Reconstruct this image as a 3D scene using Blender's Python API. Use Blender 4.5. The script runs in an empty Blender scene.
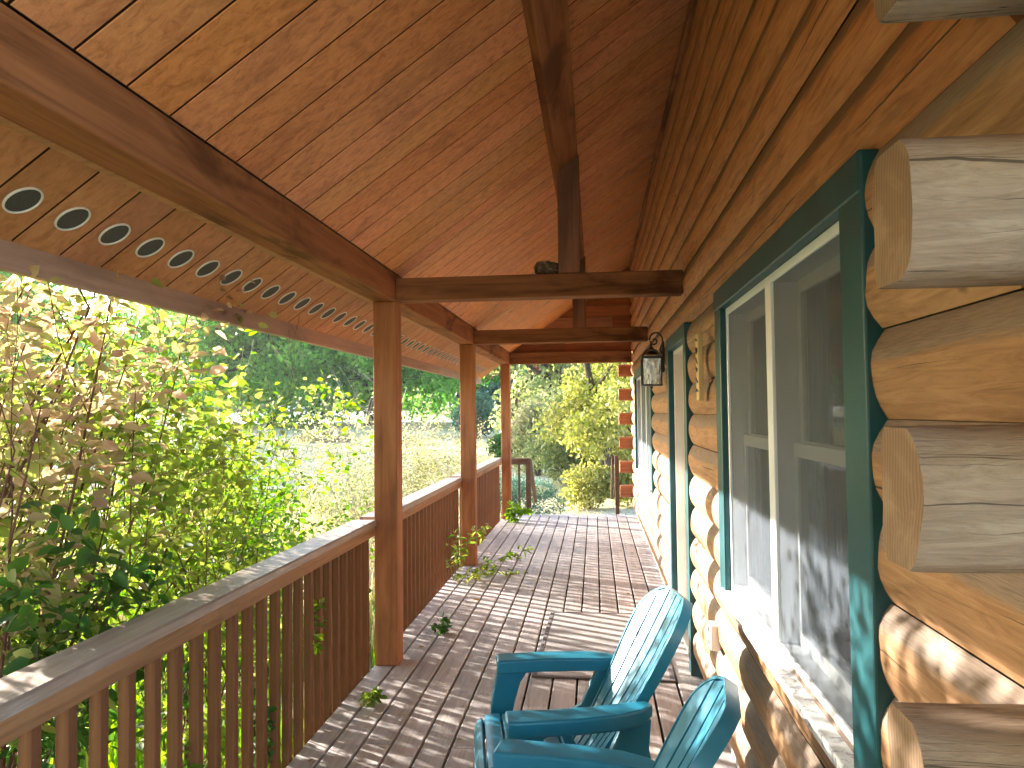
import bpy, bmesh, math, random
import numpy as np
from mathutils import Vector, Matrix, noise

random.seed(7)
RNG = np.random.default_rng(7)
scene = bpy.context.scene
COL = scene.collection
R = math.radians

# ---------------------------------------------------------------- helpers
def link(o, parent=None):
    COL.objects.link(o)
    if parent is not None:
        o.parent = parent
    return o

def tag(o, label=None, cat=None, group=None, kind=None):
    if label: o['label'] = label
    if cat: o['category'] = cat
    if group: o['group'] = group
    if kind: o['kind'] = kind
    return o

def empty(name, loc, label, cat, group=None, rz=0.0):
    o = bpy.data.objects.new(name, None)
    o.empty_display_size = .1
    o.location = loc
    o.rotation_euler = (0, 0, rz)
    link(o)
    return tag(o, label, cat, group)

class MB:
    """collects shapes (vertices + faces) for one mesh object"""
    def __init__(s):
        s.v = []; s.f = []; s.m = []; s.uv = {}
    def add(s, vs, fs, m=0, uvs=None):
        b = len(s.v)
        s.v.extend([tuple(p) for p in vs])
        for i, f in enumerate(fs):
            if uvs is not None: s.uv[len(s.f)] = uvs[i]
            s.f.append(tuple(b + k for k in f)); s.m.append(m)
    def box(s, x0, x1, y0, y1, z0, z1, m=0):
        vs = [(x0,y0,z0),(x1,y0,z0),(x1,y1,z0),(x0,y1,z0),(x0,y0,z1),(x1,y0,z1),(x1,y1,z1),(x0,y1,z1)]
        s.add(vs, [(0,3,2,1),(4,5,6,7),(0,1,5,4),(1,2,6,5),(2,3,7,6),(3,0,4,7)], m)
    def prism(s, pts, axis, a0, a1, m=0):
        """closed polygon pts (2D) swept along an axis"""
        def P(p, a):
            if axis == 'y': return (p[0], a, p[1])
            if axis == 'x': return (a, p[0], p[1])
            return (p[0], p[1], a)
        n = len(pts)
        vs = [P(p, a0) for p in pts] + [P(p, a1) for p in pts]
        fs = [tuple(range(n - 1, -1, -1)), tuple(range(n, 2 * n))]
        fs += [(i, (i + 1) % n, n + (i + 1) % n, n + i) for i in range(n)]
        s.add(vs, fs, m)
    def tube(s, pts, rads, n=6, m=0, cap=True):
        pts = [Vector(p) for p in pts]
        vs = []; fs = []
        ref = Vector((.31, .22, .92))
        for i, p in enumerate(pts):
            d = (pts[min(i + 1, len(pts) - 1)] - pts[max(i - 1, 0)])
            if d.length < 1e-9: d = Vector((0, 0, 1))
            d.normalize()
            a = d.cross(ref)
            if a.length < .05: a = d.cross(Vector((1, 0, 0)))
            a.normalize(); b = d.cross(a)
            r = rads[i] if hasattr(rads, '__len__') else rads
            for k in range(n):
                t = 2 * math.pi * k / n
                vs.append(p + a * (r * math.cos(t)) + b * (r * math.sin(t)))
        for i in range(len(pts) - 1):
            for k in range(n):
                fs.append((i*n+k, i*n+(k+1) % n, (i+1)*n+(k+1) % n, (i+1)*n+k))
        if cap:
            fs.append(tuple(range(n - 1, -1, -1)))
            fs.append(tuple((len(pts)-1)*n + k for k in range(n)))
        s.add(vs, fs, m)
    def lathe(s, prof, c=(0, 0, 0), n=20, m=0):
        vs = []; fs = []
        for r, z in prof:
            for k in range(n):
                t = 2 * math.pi * k / n
                vs.append((c[0] + r*math.cos(t), c[1] + r*math.sin(t), c[2] + z))
        for i in range(len(prof) - 1):
            for k in range(n):
                fs.append((i*n+k, i*n+(k+1) % n, (i+1)*n+(k+1) % n, (i+1)*n+k))
        fs.append(tuple(range(n-1, -1, -1))); fs.append(tuple((len(prof)-1)*n+k for k in range(n)))
        s.add(vs, fs, m)
    def build(s, name, mats, parent=None, smooth=None, bevel=0, seg=2):
        me = bpy.data.meshes.new(name)
        me.from_pydata(s.v, [], s.f)
        if not isinstance(mats, (list, tuple)): mats = [mats]
        for mt in mats: me.materials.append(mt)
        me.polygons.foreach_set('material_index', s.m)
        if s.uv:
            ul = me.uv_layers.new(name='UVMap')
            for pi, uvs in s.uv.items():
                ls = me.polygons[pi].loop_start
                for k, w in enumerate(uvs): ul.data[ls + k].uv = w
        me.validate(); me.update()
        bm = bmesh.new(); bm.from_mesh(me)
        bmesh.ops.recalc_face_normals(bm, faces=bm.faces)
        bm.to_mesh(me); bm.free()
        if smooth is not None:
            me.polygons.foreach_set('use_smooth', [True] * len(me.polygons))
            me.set_sharp_from_angle(angle=R(smooth))
        o = bpy.data.objects.new(name, me)
        link(o, parent)
        if bevel:
            md = o.modifiers.new('edge', 'BEVEL')
            md.width = bevel; md.segments = seg; md.limit_method = 'ANGLE'; md.angle_limit = R(40)
        return o

def fastmesh(name, verts, quads, mat, parent=None, smooth=False):
    """numpy verts (N,3) and faces (M,k)"""
    me = bpy.data.meshes.new(name)
    V = np.ascontiguousarray(verts, dtype=np.float32); F = np.ascontiguousarray(quads, dtype=np.int32)
    k = F.shape[1]
    me.vertices.add(len(V)); me.vertices.foreach_set('co', V.ravel())
    me.loops.add(F.size); me.loops.foreach_set('vertex_index', F.ravel())
    me.polygons.add(len(F))
    me.polygons.foreach_set('loop_start', np.arange(0, F.size, k, dtype=np.int32))
    if smooth: me.polygons.foreach_set('use_smooth', np.ones(len(F), dtype=bool))
    me.materials.append(mat)
    me.update(calc_edges=True); me.validate()
    o = bpy.data.objects.new(name, me)
    return link(o, parent)

# ---------------------------------------------------------------- node helpers
class NT:
    def __init__(s, name):
        s.mat = bpy.data.materials.new(name); s.mat.use_nodes = True
        s.t = s.mat.node_tree; s.t.nodes.clear()
        s.out = s.n('ShaderNodeOutputMaterial')
    def n(s, typ, **kw):
        nd = s.t.nodes.new(typ)
        for k, v in kw.items():
            if k.startswith('i_'):
                key = k[2:]
                key = int(key) if key.isdigit() else key
                s.set(nd.inputs[key], v)
            else: setattr(nd, k, v)
        return nd
    def set(s, inp, v):
        if isinstance(v, bpy.types.NodeSocket): s.t.links.new(v, inp)
        elif isinstance(v, bpy.types.Node): s.t.links.new(v.outputs[0], inp)
        else: inp.default_value = v
    def math(s, op, a, b=None, c=None, clamp=False):
        nd = s.n('ShaderNodeMath', operation=op, use_clamp=clamp)
        s.set(nd.inputs[0], a)
        if b is not None: s.set(nd.inputs[1], b)
        if c is not None: s.set(nd.inputs[2], c)
        return nd.outputs[0]
    def vmath(s, op, a, b=None):
        nd = s.n('ShaderNodeVectorMath', operation=op)
        s.set(nd.inputs[0], a)
        if b is not None: s.set(nd.inputs[1], b)
        return nd.outputs[0]
    def noise(s, vec, scale=5, detail=4, rough=.55, dist=0):
        nd = s.n('ShaderNodeTexNoise')
        s.set(nd.inputs['Vector'], vec); nd.inputs['Scale'].default_value = scale
        nd.inputs['Detail'].default_value = detail; nd.inputs['Roughness'].default_value = rough
        nd.inputs['Distortion'].default_value = dist
        return nd.outputs[0]
    def ramp(s, fac, stops):
        nd = s.n('ShaderNodeValToRGB'); s.set(nd.inputs[0], fac)
        cr = nd.color_ramp
        while len(cr.elements) < len(stops): cr.elements.new(.5)
        for e, (p, c) in zip(cr.elements, stops):
            e.position = p
            e.color = (c, c, c, 1) if isinstance(c, (int, float)) else (c[0], c[1], c[2], 1)
        return nd.outputs[0]
    def mix(s, fac, a, b, mode='MIX'):
        nd = s.n('ShaderNodeMix', data_type='RGBA', blend_type=mode)
        def c(v): return (v[0], v[1], v[2], 1) if isinstance(v, tuple) and len(v) == 3 else v
        s.set(nd.inputs[0], fac); s.set(nd.inputs[6], c(a)); s.set(nd.inputs[7], c(b))
        return nd.outputs[2]
    def smooth(s, v, a, b, lo=0., hi=1.):
        nd = s.n('ShaderNodeMapRange', interpolation_type='SMOOTHSTEP')
        s.set(nd.inputs[0], v); nd.inputs[1].default_value = a; nd.inputs[2].default_value = b
        nd.inputs[3].default_value = lo; nd.inputs[4].default_value = hi
        return nd.outputs[0]
    def bump(s, h, strength=.3, dist=.01):
        nd = s.n('ShaderNodeBump'); s.set(nd.inputs['Height'], h)
        nd.inputs['Strength'].default_value = strength; nd.inputs['Distance'].default_value = dist
        return nd.outputs[0]
    def bsdf(s, col, rough=.6, normal=None, spec=.4, metal=0, **kw):
        p = s.n('ShaderNodeBsdfPrincipled')
        s.set(p.inputs['Base Color'], (col[0], col[1], col[2], 1) if isinstance(col, tuple) else col)
        s.set(p.inputs['Roughness'], rough); s.set(p.inputs['Metallic'], metal)
        p.inputs['Specular IOR Level'].default_value = spec
        if normal is not None: s.set(p.inputs['Normal'], normal)
        for k, v in kw.items(): s.set(p.inputs[k], v)
        return p
    def done(s, sh):
        s.set(s.out.inputs[0], sh if isinstance(sh, bpy.types.NodeSocket) else sh.outputs[0]); return s.mat
    def co(s, which='Object'):
        return s.n('ShaderNodeTexCoord').outputs[which]
    def isl(s):
        return s.n('ShaderNodeNewGeometry').outputs['Random Per Island']

def wood(name, light, mid, dark, axis='y', rough=.6, var=.35, knots=.5, grain=1.0, stain=.4, spec=.35, weather=None, wamt=.0, bump=.25, sv=.2):
    """timber: long grain along one axis, per-board tone, knots, old water stains"""
    t = NT(name)
    isl = t.isl()
    off = t.n('ShaderNodeCombineXYZ'); 
    t.set(off.inputs[0], t.math('MULTIPLY', isl, 37.)); t.set(off.inputs[1], t.math('MULTIPLY', isl, 91.)); t.set(off.inputs[2], t.math('MULTIPLY', isl, 53.))
    p = t.vmath('ADD', t.co(), off.outputs[0])
    sc = {'x': (.06, 1, 1), 'y': (1, .06, 1), 'z': (1, 1, .06)}[axis]
    ps = t.vmath('MULTIPLY', p, sc)
    g1 = t.noise(ps, 22 * grain, 5, .62, .6)
    g2 = t.noise(ps, 95 * grain, 3, .6, .2)
    sc3 = {'x': (.3, 1, 1), 'y': (1, .3, 1), 'z': (1, 1, .3)}[axis]
    st = t.noise(t.vmath('MULTIPLY', p, sc3), 3.3, 4, .6, .8)
    col = t.ramp(g1, [(.25, dark), (.5, mid), (.75, light)])
    col = t.mix(t.smooth(g2, .45, .75, 0, .35), col, t.mix(.5, col, dark))
    # knots
    sck = {'x': (.35, 1, 1), 'y': (1, .35, 1), 'z': (1, 1, .35)}[axis]
    vo = t.n('ShaderNodeTexVoronoi', feature='F1'); t.set(vo.inputs['Vector'], t.vmath('MULTIPLY', p, sck)); vo.inputs['Scale'].default_value = 5.5
    kd = vo.outputs['Distance']
    pick = t.math('GREATER_THAN', t.n('ShaderNodeSeparateColor', i_0=vo.outputs['Color']).outputs[0], 1 - .35 * knots)
    kn = t.math('MULTIPLY', t.smooth(kd, .05, .15, 1, 0), pick)
    dk = (dark[0]*.45, dark[1]*.42, dark[2]*.4)
    col = t.mix(t.math('MULTIPLY', kn, .8), col, dk)
    # water stains and dirt
    col = t.mix(t.smooth(st, .5, .66, 0, stain), col, t.mix(.7, col, dk))
    # board to board
    hsv = t.n('ShaderNodeHueSaturation')
    t.set(hsv.inputs['Value'], t.math('ADD', t.math('MULTIPLY', t.math('FRACT', t.math('MULTIPLY', isl, 7.31)), 2 * var), 1 - var))
    t.set(hsv.inputs['Saturation'], t.math('ADD', t.math('MULTIPLY', t.math('FRACT', t.math('MULTIPLY', isl, 3.77)), sv), 1 - sv * .5))
    t.set(hsv.inputs['Hue'], t.math('ADD', t.math('MULTIPLY', t.math('FRACT', t.math('MULTIPLY', isl, 13.1)), .010), .496))
    t.set(hsv.inputs['Color'], col); col = hsv.outputs[0]
    if weather:
        wn = t.noise(t.vmath('MULTIPLY', p, sc3), 6, 5, .65, .5)
        col = t.mix(t.smooth(wn, .62 - wamt * .4, .8 - wamt * .3, 0, .85), col, t.mix(t.smooth(g2, .35, .65), weather, (weather[0]*.55, weather[1]*.52, weather[2]*.5)))
    h = t.math('ADD', g1, t.math('MULTIPLY', g2, .6))
    nm = t.bump(h, bump, .004)
    rg = t.math('ADD', rough - .1, t.math('MULTIPLY', g1, .2))
    return t.done(t.bsdf(col, rg, nm, spec))

def plain(name, col, rough=.5, spec=.5, var=.12, scale=14, metal=0, bump=.06, dirt=.0, dirtcol=(.1, .08, .06)):
    t = NT(name)
    p = t.co()
    n = t.noise(p, scale, 5, .6, .2)
    c = t.mix(t.smooth(n, .3, .7), (col[0]*(1-var), col[1]*(1-var), col[2]*(1-var)), (min(1, col[0]*(1+var)), min(1, col[1]*(1+var)), min(1, col[2]*(1+var))))
    if dirt:
        d = t.noise(p, scale * .45, 6, .7, 1.2)
        c = t.mix(t.smooth(d, .55, .72, 0, dirt), c, dirtcol)
    return t.done(t.bsdf(c, t.math('ADD', rough - .08, t.math('MULTIPLY', n, .16)), t.bump(t.noise(p, scale * 9, 3), bump, .003), spec, metal))

def leafmat(name, cols, trans=.5, rough=.5, spec=.25, scale=1.1, hi=None):
    """leaf: tone per leaf and per clump, light passing through"""
    t = NT(name)
    isl = t.isl()
    n = t.noise(t.co(), scale, 2, .5)
    f = t.math('ADD', t.math('MULTIPLY', isl, .55), t.smooth(n, .3, .7, 0, .45))
    k = len(cols)
    c = t.ramp(f, [(i / max(1, k - 1), cols[i]) for i in range(k)])
    hs = t.n('ShaderNodeHueSaturation'); t.set(hs.inputs['Color'], c)
    t.set(hs.inputs['Value'], t.math('ADD', .75, t.math('MULTIPLY', t.math('FRACT', t.math('MULTIPLY', isl, 17.3)), .5)))
    c = hs.outputs[0]
    b = t.bsdf(c, rough, None, spec)
    tr = t.n('ShaderNodeBsdfTranslucent')
    tc = t.n('ShaderNodeHueSaturation'); t.set(tc.inputs['Color'], c); tc.inputs['Saturation'].default_value = 1.12; tc.inputs['Value'].default_value = 1.9 if hi is None else hi
    t.set(tr.inputs[0], tc.outputs[0])
    mx = t.n('ShaderNodeMixShader'); mx.inputs[0].default_value = trans
    t.set(mx.inputs[1], b); t.set(mx.inputs[2], tr)
    return t.done(mx)

# ---------------------------------------------------------------- materials
M = {}
M['ceiling'] = wood('ceiling_boards', (.72, .325, .125), (.61, .25, .087), (.36, .125, .038), 'x', .6, .07, .7, 1.6, .45, .2, sv=.08)
M['soffit'] = wood('soffit_boards', (.51, .24, .105), (.42, .185, .075), (.27, .105, .038), 'x', .6, .07, .5, 1.3, .25, .2, sv=.08)
M['joint'] = plain('painted_shade_joint', (.045, .018, .009), .9, .05, .2, 20)  # shade inside the board joints, painted as dark colour on the board sides
M['beam_y'] = wood('header_timber', (.40, .14, .04), (.3, .094, .026), (.12, .034, .01), 'y', .72, .08, .9, .8, .9, .07)
M['beam_x'] = wood('tie_timber', (.33, .12, .038), (.24, .08, .025), (.09, .03, .01), 'x', .72, .1, .9, .8, .9, .07)
M['post'] = wood('post_timber', (.47, .165, .047), (.38, .117, .031), (.21, .057, .015), 'z', .62, .08, .8, .9, .55, .15)
M['rail_y'] = wood('rail_timber', (.44, .205, .088), (.34, .145, .056), (.17, .062, .023), 'y', .62, .08, .5, 1., .5, .18)
M['baluster'] = wood('baluster_timber', (.28, .11, .042), (.2, .073, .026), (.1, .033, .012), 'z', .62, .18, .4, 1., .4, .15)
M['cap'] = wood('cap_timber', (.4, .3, .24), (.31, .22, .175), (.2, .13, .1), 'y', .5, .06, .4, 1.2, .45, .5, (.42, .36, .31), .35)
M['deck'] = wood('deck_planks', (.44, .395, .395), (.355, .315, .312), (.22, .19, .185), 'y', .56, .14, .15, 1.6, .25, .4, (.47, .425, .41), .35, .3)
M['gable'] = wood('gable_boards', (.42, .14, .045), (.33, .1, .03), (.17, .048, .014), 'x', .55, .18, .5, 1., .4)
M['rim'] = wood('rim_timber', (.17, .085, .05), (.12, .06, .035), (.07, .035, .02), 'y', .7)
M['fascia'] = wood('fascia_timber', (.45, .27, .19), (.37, .21, .15), (.26, .14, .1), 'y', .55, .05, .3, 1., .5)
M['green'] = plain('green_paint', (.003, .06, .072), .42, .4, .15, 9, dirt=.25, dirtcol=(.02, .05, .04))
M['white'] = plain('white_vinyl', (.74, .77, .8), .4, .5, .03, 8, dirt=.12, dirtcol=(.5, .48, .44))
M['plastic'] = plain('teal_plastic', (.016, .19, .30), .36, .5, .1, 7, bump=.05, dirt=.22, dirtcol=(.06, .24, .33))
M['black'] = plain('black_iron', (.018, .016, .015), .45, .5, .2, 20)
M['nickel'] = plain('nickel', (.6, .58, .55), .3, .5, .05, 20, metal=1)
M['jamb'] = plain('pale_jamb', (.72, .66, .6), .5, .4, .04, 8)
M['doorslab'] = plain('door_slab', (.62, .6, .56), .5, .4, .04, 8)
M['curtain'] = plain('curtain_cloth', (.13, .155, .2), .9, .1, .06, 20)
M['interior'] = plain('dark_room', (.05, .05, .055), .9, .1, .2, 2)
M['vent_ring'] = plain('white_ring', (.62, .6, .55), .5, .4, .05, 20)
M['vent_mesh'] = plain('grey_mesh', (.055, .055, .048), .7, .3, .3, 160)
M['gravel'] = plain('pale_gravel', (.58, .56, .53), .9, .1, .18, 1.6, bump=.3)
M['asphalt_shingle'] = plain('roof_shingle', (.12, .11, .1), .9, .1, .25, 6)
M['rubber'] = plain('tyre_rubber', (.02, .02, .02), .8, .3)
M['carpaint'] = plain('car_paint', (.75, .76, .78), .25, .6, .02, 3)
M['carglass'] = plain('car_glass', (.03, .04, .05), .08, .6, .02, 3)
M['carlamp'] = plain('car_lamp', (.8, .8, .78), .1, .6, .02, 3)
M['siding'] = plain('far_house_siding', (.16, .075, .05), .8, .2, .2, 3)
M['blueroof'] = plain('far_house_roof', (.3, .33, .42), .6, .4, .12, 3)
M['bark'] = plain('dark_bark', (.075, .058, .045), .9, .15, .35, 7, bump=.5)
M['redbark'] = plain('reddish_twig', (.12, .05, .035), .7, .25, .3, 12)
M['palebark'] = plain('pale_dead_twig', (.46, .39, .36), .8, .2, .2, 12)
M['greenstem'] = plain('green_stem', (.16, .2, .06), .7, .25, .25, 12)
M['mud'] = plain('nest_mud', (.1, .07, .05), .95, .1, .5, 30, bump=.8)
M['straw'] = plain('nest_straw', (.33, .25, .15), .9, .1, .3, 30)

def mat_wovenmat():
    t = NT('woven_mat')
    p = t.co()
    n = t.noise(p, 5, 5, .6)
    w1 = t.n('ShaderNodeTexWave', wave_type='BANDS', bands_direction='Y'); t.set(w1.inputs['Vector'], p); w1.inputs['Scale'].default_value = 42; w1.inputs['Distortion'].default_value = .6
    w2 = t.n('ShaderNodeTexWave', wave_type='BANDS', bands_direction='X'); t.set(w2.inputs['Vector'], p); w2.inputs['Scale'].default_value = 42; w2.inputs['Distortion'].default_value = .6
    h = t.math('MULTIPLY', w1.outputs[1], w2.outputs[1])
    c = t.mix(t.smooth(n, .35, .65), (.27, .25, .25), (.34, .315, .315))
    c = t.mix(t.math('MULTIPLY', h, .4), c, (.21, .19, .185))
    return t.done(t.bsdf(c, .9, t.bump(h, .4, .004), .15))
M['mat'] = mat_wovenmat()
M['matborder'] = plain('mat_border', (.13, .115, .12), .9, .1, .15, 30)

def mat_log(name, warm):
    """peeled log: long grain, checks (drying cracks), knots; crown of each log greyed by weather (uv.y = height on the log)"""
    t = NT(name)
    isl = t.isl()
    uv = t.n('ShaderNodeSeparateXYZ'); t.set(uv.inputs[0], t.n('ShaderNodeUVMap', uv_map='UVMap').outputs[0])
    u, v = uv.outputs[0], uv.outputs[1]
    off = t.math('MULTIPLY', isl, 63.)
    P = t.n('ShaderNodeCombineXYZ'); t.set(P.inputs[0], t.math('MULTIPLY', u, .8)); t.set(P.inputs[1], t.math('MULTIPLY', v, 1.6)); t.set(P.inputs[2], off)
    P = P.outputs[0]
    Q = t.n('ShaderNodeCombineXYZ'); t.set(Q.inputs[0], t.math('MULTIPLY', u, .25)); t.set(Q.inputs[1], t.math('MULTIPLY', v, .5)); t.set(Q.inputs[2], off)
    g1 = t.noise(Q.outputs[0], 20, 5, .62, .8)
    Q2 = t.n('ShaderNodeCombineXYZ'); t.set(Q2.inputs[0], t.math('MULTIPLY', u, .9)); t.set(Q2.inputs[1], t.math('MULTIPLY', v, 4.)); t.set(Q2.inputs[2], off)
    g2 = t.noise(Q2.outputs[0], 18, 4, .6, .3)
    st = t.noise(P, 2.2, 5, .6, .6)
    if warm == 1:
        li, mi, da, gr = (.49, .212, .08), (.40, .152, .051), (.22, .073, .023), (.14, .082, .04)
    elif warm == 2:
        li, mi, da, gr = (.43, .255, .135), (.34, .185, .09), (.21, .105, .048), (.24, .185, .15)
    else:
        li, mi, da, gr = (.5, .36, .235), (.41, .28, .17), (.24, .15, .085), (.42, .36, .31)
    c = t.ramp(g1, [(.28, da), (.5, mi), (.72, li)])
    c = t.mix(t.smooth(g2, .5, .72, 0, .4), c, t.mix(.5, c, da))
    # greyed crown, edge wandering with a noise
    wob = t.math('ADD', v, t.math('MULTIPLY', t.math('SUBTRACT', st, .5), .5))
    c = t.mix(t.smooth(wob, .52 if warm == 1 else .6, .63 if warm == 1 else .7, 0, .85), c, t.mix(t.smooth(g2, .35, .7), gr, (gr[0]*.6, gr[1]*.58, gr[2]*.56)))
    # blotchy stain
    c = t.mix(t.smooth(st, .56, .72, 0, .45), c, (da[0]*.55, da[1]*.55, da[2]*.6))
    # knots
    vo = t.n('ShaderNodeTexVoronoi', feature='F1')
    K = t.n('ShaderNodeCombineXYZ'); t.set(K.inputs[0], t.math('MULTIPLY', u, 1.6)); t.set(K.inputs[1], t.math('MULTIPLY', v, .55)); t.set(K.inputs[2], off)
    t.set(vo.inputs['Vector'], K.outputs[0]); vo.inputs['Scale'].default_value = 2.4
    pick = t.math('GREATER_THAN', t.n('ShaderNodeSeparateColor', i_0=vo.outputs['Color']).outputs[0], .72)
    kn = t.math('MULTIPLY', t.smooth(vo.outputs['Distance'], .03, .1, 1, 0), pick)
    c = t.mix(t.math('MULTIPLY', kn, .8), c, (da[0]*.4, da[1]*.4, da[2]*.4))
    # checks: thin wandering dark cracks
    def crack(base, seed):
        S = t.n('ShaderNodeCombineXYZ'); t.set(S.inputs[0], t.math('MULTIPLY', u, .4)); S.inputs[1].default_value = seed; t.set(S.inputs[2], off)
        w = t.noise(S.outputs[0], 3.2, 5, .6)
        S2 = t.n('ShaderNodeCombineXYZ'); t.set(S2.inputs[0], u); S2.inputs[1].default_value = seed + 9; t.set(S2.inputs[2], off)
        on = t.noise(S2.outputs[0], 1.1, 2, .5)
        line = t.math('ADD', base, t.math('MULTIPLY', t.math('SUBTRACT', w, .5), .26))
        d = t.math('ABSOLUTE', t.math('SUBTRACT', v, line))
        wd = t.smooth(on, .52, .68, 0.0, .013)
        return t.math('LESS_THAN', d, wd)
    cr = t.math('MAXIMUM', crack(.52, 1.), crack(.3, 5.), clamp=True)
    c = t.mix(t.math('MULTIPLY', cr, .88), c, (.03, .018, .011))
    h = t.math('SUBTRACT', t.math('ADD', t.math('MULTIPLY', g1, .7), t.math('MULTIPLY', g2, .5)), t.math('MULTIPLY', cr, 1.8))
    hs = t.n('ShaderNodeHueSaturation'); t.set(hs.inputs['Color'], c)
    t.set(hs.inputs['Value'], t.math('ADD', .86, t.math('MULTIPLY', t.math('FRACT', t.math('MULTIPLY', isl, 5.7)), .28)))
    return t.done(t.bsdf(hs.outputs[0], .62, t.bump(h, .4, .006), .3))
M['log'] = mat_log('peeled_log', 1)
M['log_low'] = mat_log('weathered_low_log', 2)

def mat_weathered(name, ring=False):
    t = NT(name)
    p = t.co()
    ps = t.vmath('MULTIPLY', p, (.16, 1, 1))
    g1 = t.noise(ps, 40, 7, .72, 1.1); g2 = t.noise(ps, 170, 4, .65, .3)
    st = t.noise(t.vmath('MULTIPLY', p, (.5, 1, 1)), 7, 5, .65, 1.)
    if not ring:
        c = t.ramp(g1, [(.3, (.19, .13, .085)), (.5, (.29, .21, .145)), (.7, (.37, .285, .205))])
        c = t.mix(t.smooth(g2, .52, .7, 0, .6), c, (.2, .15, .11))
        c = t.mix(t.smooth(st, .52, .7, 0, .5), c, (.4, .35, .32))
        c = t.mix(t.smooth(st, .36, .22, 0, .6), c, (.25, .22, .08))
        lines = t.noise(t.vmath('MULTIPLY', p, (.05, 1, 1)), 42, 2, .4, .5)
        cr = t.smooth(t.math('ABSOLUTE', t.math('SUBTRACT', lines, .62)), .0, .012, 1, 0)
        cr = t.math('MULTIPLY', cr, t.smooth(st, .42, .55))
        xyz = t.n('ShaderNodeSeparateXYZ'); t.set(xyz.inputs[0], p)
        gp = t.vmath('ADD', p, t.n('ShaderNodeObjectInfo').outputs['Location'])
        for base, amp, sd, wid in ((.14, .03, 3., .0022), (.085, .035, 8., .0016), (.05, .03, 14., .001)):
            S = t.n('ShaderNodeCombineXYZ'); t.set(S.inputs[0], t.math('MULTIPLY', xyz.outputs[0], 2.2)); t.set(S.inputs[1], t.n('ShaderNodeSeparateXYZ', i_0=t.n('ShaderNodeObjectInfo').outputs['Location']).outputs[2]); S.inputs[2].default_value = sd
            w = t.noise(S.outputs[0], 1.8, 3, .5)
            ln = t.math('ADD', base, t.math('MULTIPLY', t.math('SUBTRACT', w, .5), amp * 2))
            wd = t.math('MULTIPLY', t.smooth(t.noise(S.outputs[0], 1.7, 2), .4, .6), wid)
            cr = t.math('MAXIMUM', cr, t.math('LESS_THAN', t.math('ABSOLUTE', t.math('SUBTRACT', xyz.outputs[2], ln)), wd))
        c = t.mix(t.math('MULTIPLY', cr, .8), c, (.05, .035, .025))
        h = t.math('SUBTRACT', t.math('ADD', g1, t.math('MULTIPLY', g2, .5)), cr)
        return t.done(t.bsdf(c, .75, t.bump(h, .55, .006), .25))
    w = t.n('ShaderNodeTexWave', wave_type='RINGS', rings_direction='X', wave_profile='SAW')
    t.set(w.inputs['Vector'], t.vmath('ADD', p, (0, .03, -.015))); w.inputs['Scale'].default_value = 34
    w.inputs['Distortion'].default_value = 1.2; w.inputs['Detail'].default_value = 2; w.inputs['Detail Scale'].default_value = 1.2
    c = t.mix(w.outputs[1], (.25, .168, .11), (.155, .1, .063))
    c = t.mix(t.smooth(st, .45, .7, 0, .5), c, (.36, .27, .19))
    return t.done(t.bsdf(c, .8, t.bump(w.outputs[1], .25, .003), .2))
M['logend'] = mat_weathered('weathered_log_end'); M['logring'] = mat_weathered('log_end_grain', True)

def mat_sill():
    t = NT('flaking_sill_paint')
    p = t.co(); n = t.noise(p, 16, 6, .7, 1.); n2 = t.noise(p, 60, 4)
    c = t.mix(t.smooth(n, .53, .57), (.78, .78, .76), t.mix(n2, (.3, .3, .33), (.45, .44, .45)))
    return t.done(t.bsdf(c, .55, t.bump(n, .4, .003), .3))
M['sill'] = mat_sill()

def mat_glass():
    t = NT('window_glass')
    g = t.n('ShaderNodeBsdfGlossy'); g.inputs['Roughness'].default_value = .02; g.inputs[0].default_value = (.9, .92, .95, 1)
    tr = t.n('ShaderNodeBsdfTransparent'); tr.inputs[0].default_value = (.8, .84, .84, 1)
    lw = t.n('ShaderNodeFresnel'); lw.inputs[0].default_value = 1.5
    mx = t.n('ShaderNodeMixShader'); t.set(mx.inputs[0], t.math('MULTIPLY', lw.outputs[0], .35)); t.set(mx.inputs[1], tr); t.set(mx.inputs[2], g)
    return t.done(mx)
M['glass'] = mat_glass()

def mat_screen():
    t = NT('insect_screen')
    p = t.co()
    n = t.noise(p, 9, 5, .6, .4)
    c = t.mix(n, (.045, .058, .078), (.072, .088, .112))
    b = t.bsdf(c, .6, None, .4)
    tr = t.n('ShaderNodeBsdfTransparent')
    mx = t.n('ShaderNodeMixShader'); t.set(mx.inputs[0], .6); t.set(mx.inputs[1], tr); t.set(mx.inputs[2], b)
    return t.done(mx)
M['screen'] = mat_screen()

def mat_ground():
    t = NT('dry_lawn')
    p = t.co()
    n = t.noise(p, .35, 6, .6, .3); n2 = t.noise(p, 5, 6, .7); n3 = t.noise(p, 60, 3, .6)
    c = t.mix(t.smooth(n, .38, .62), (.56, .49, .34), (.36, .36, .16))
    c = t.mix(t.smooth(n2, .45, .7, 0, .6), c, (.62, .56, .43))
    c = t.mix(t.smooth(n3, .5, .75, 0, .35), c, (.22, .2, .09))
    return t.done(t.bsdf(c, .95, t.bump(n3, .6, .03), .05))
M['ground'] = mat_ground()

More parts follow.
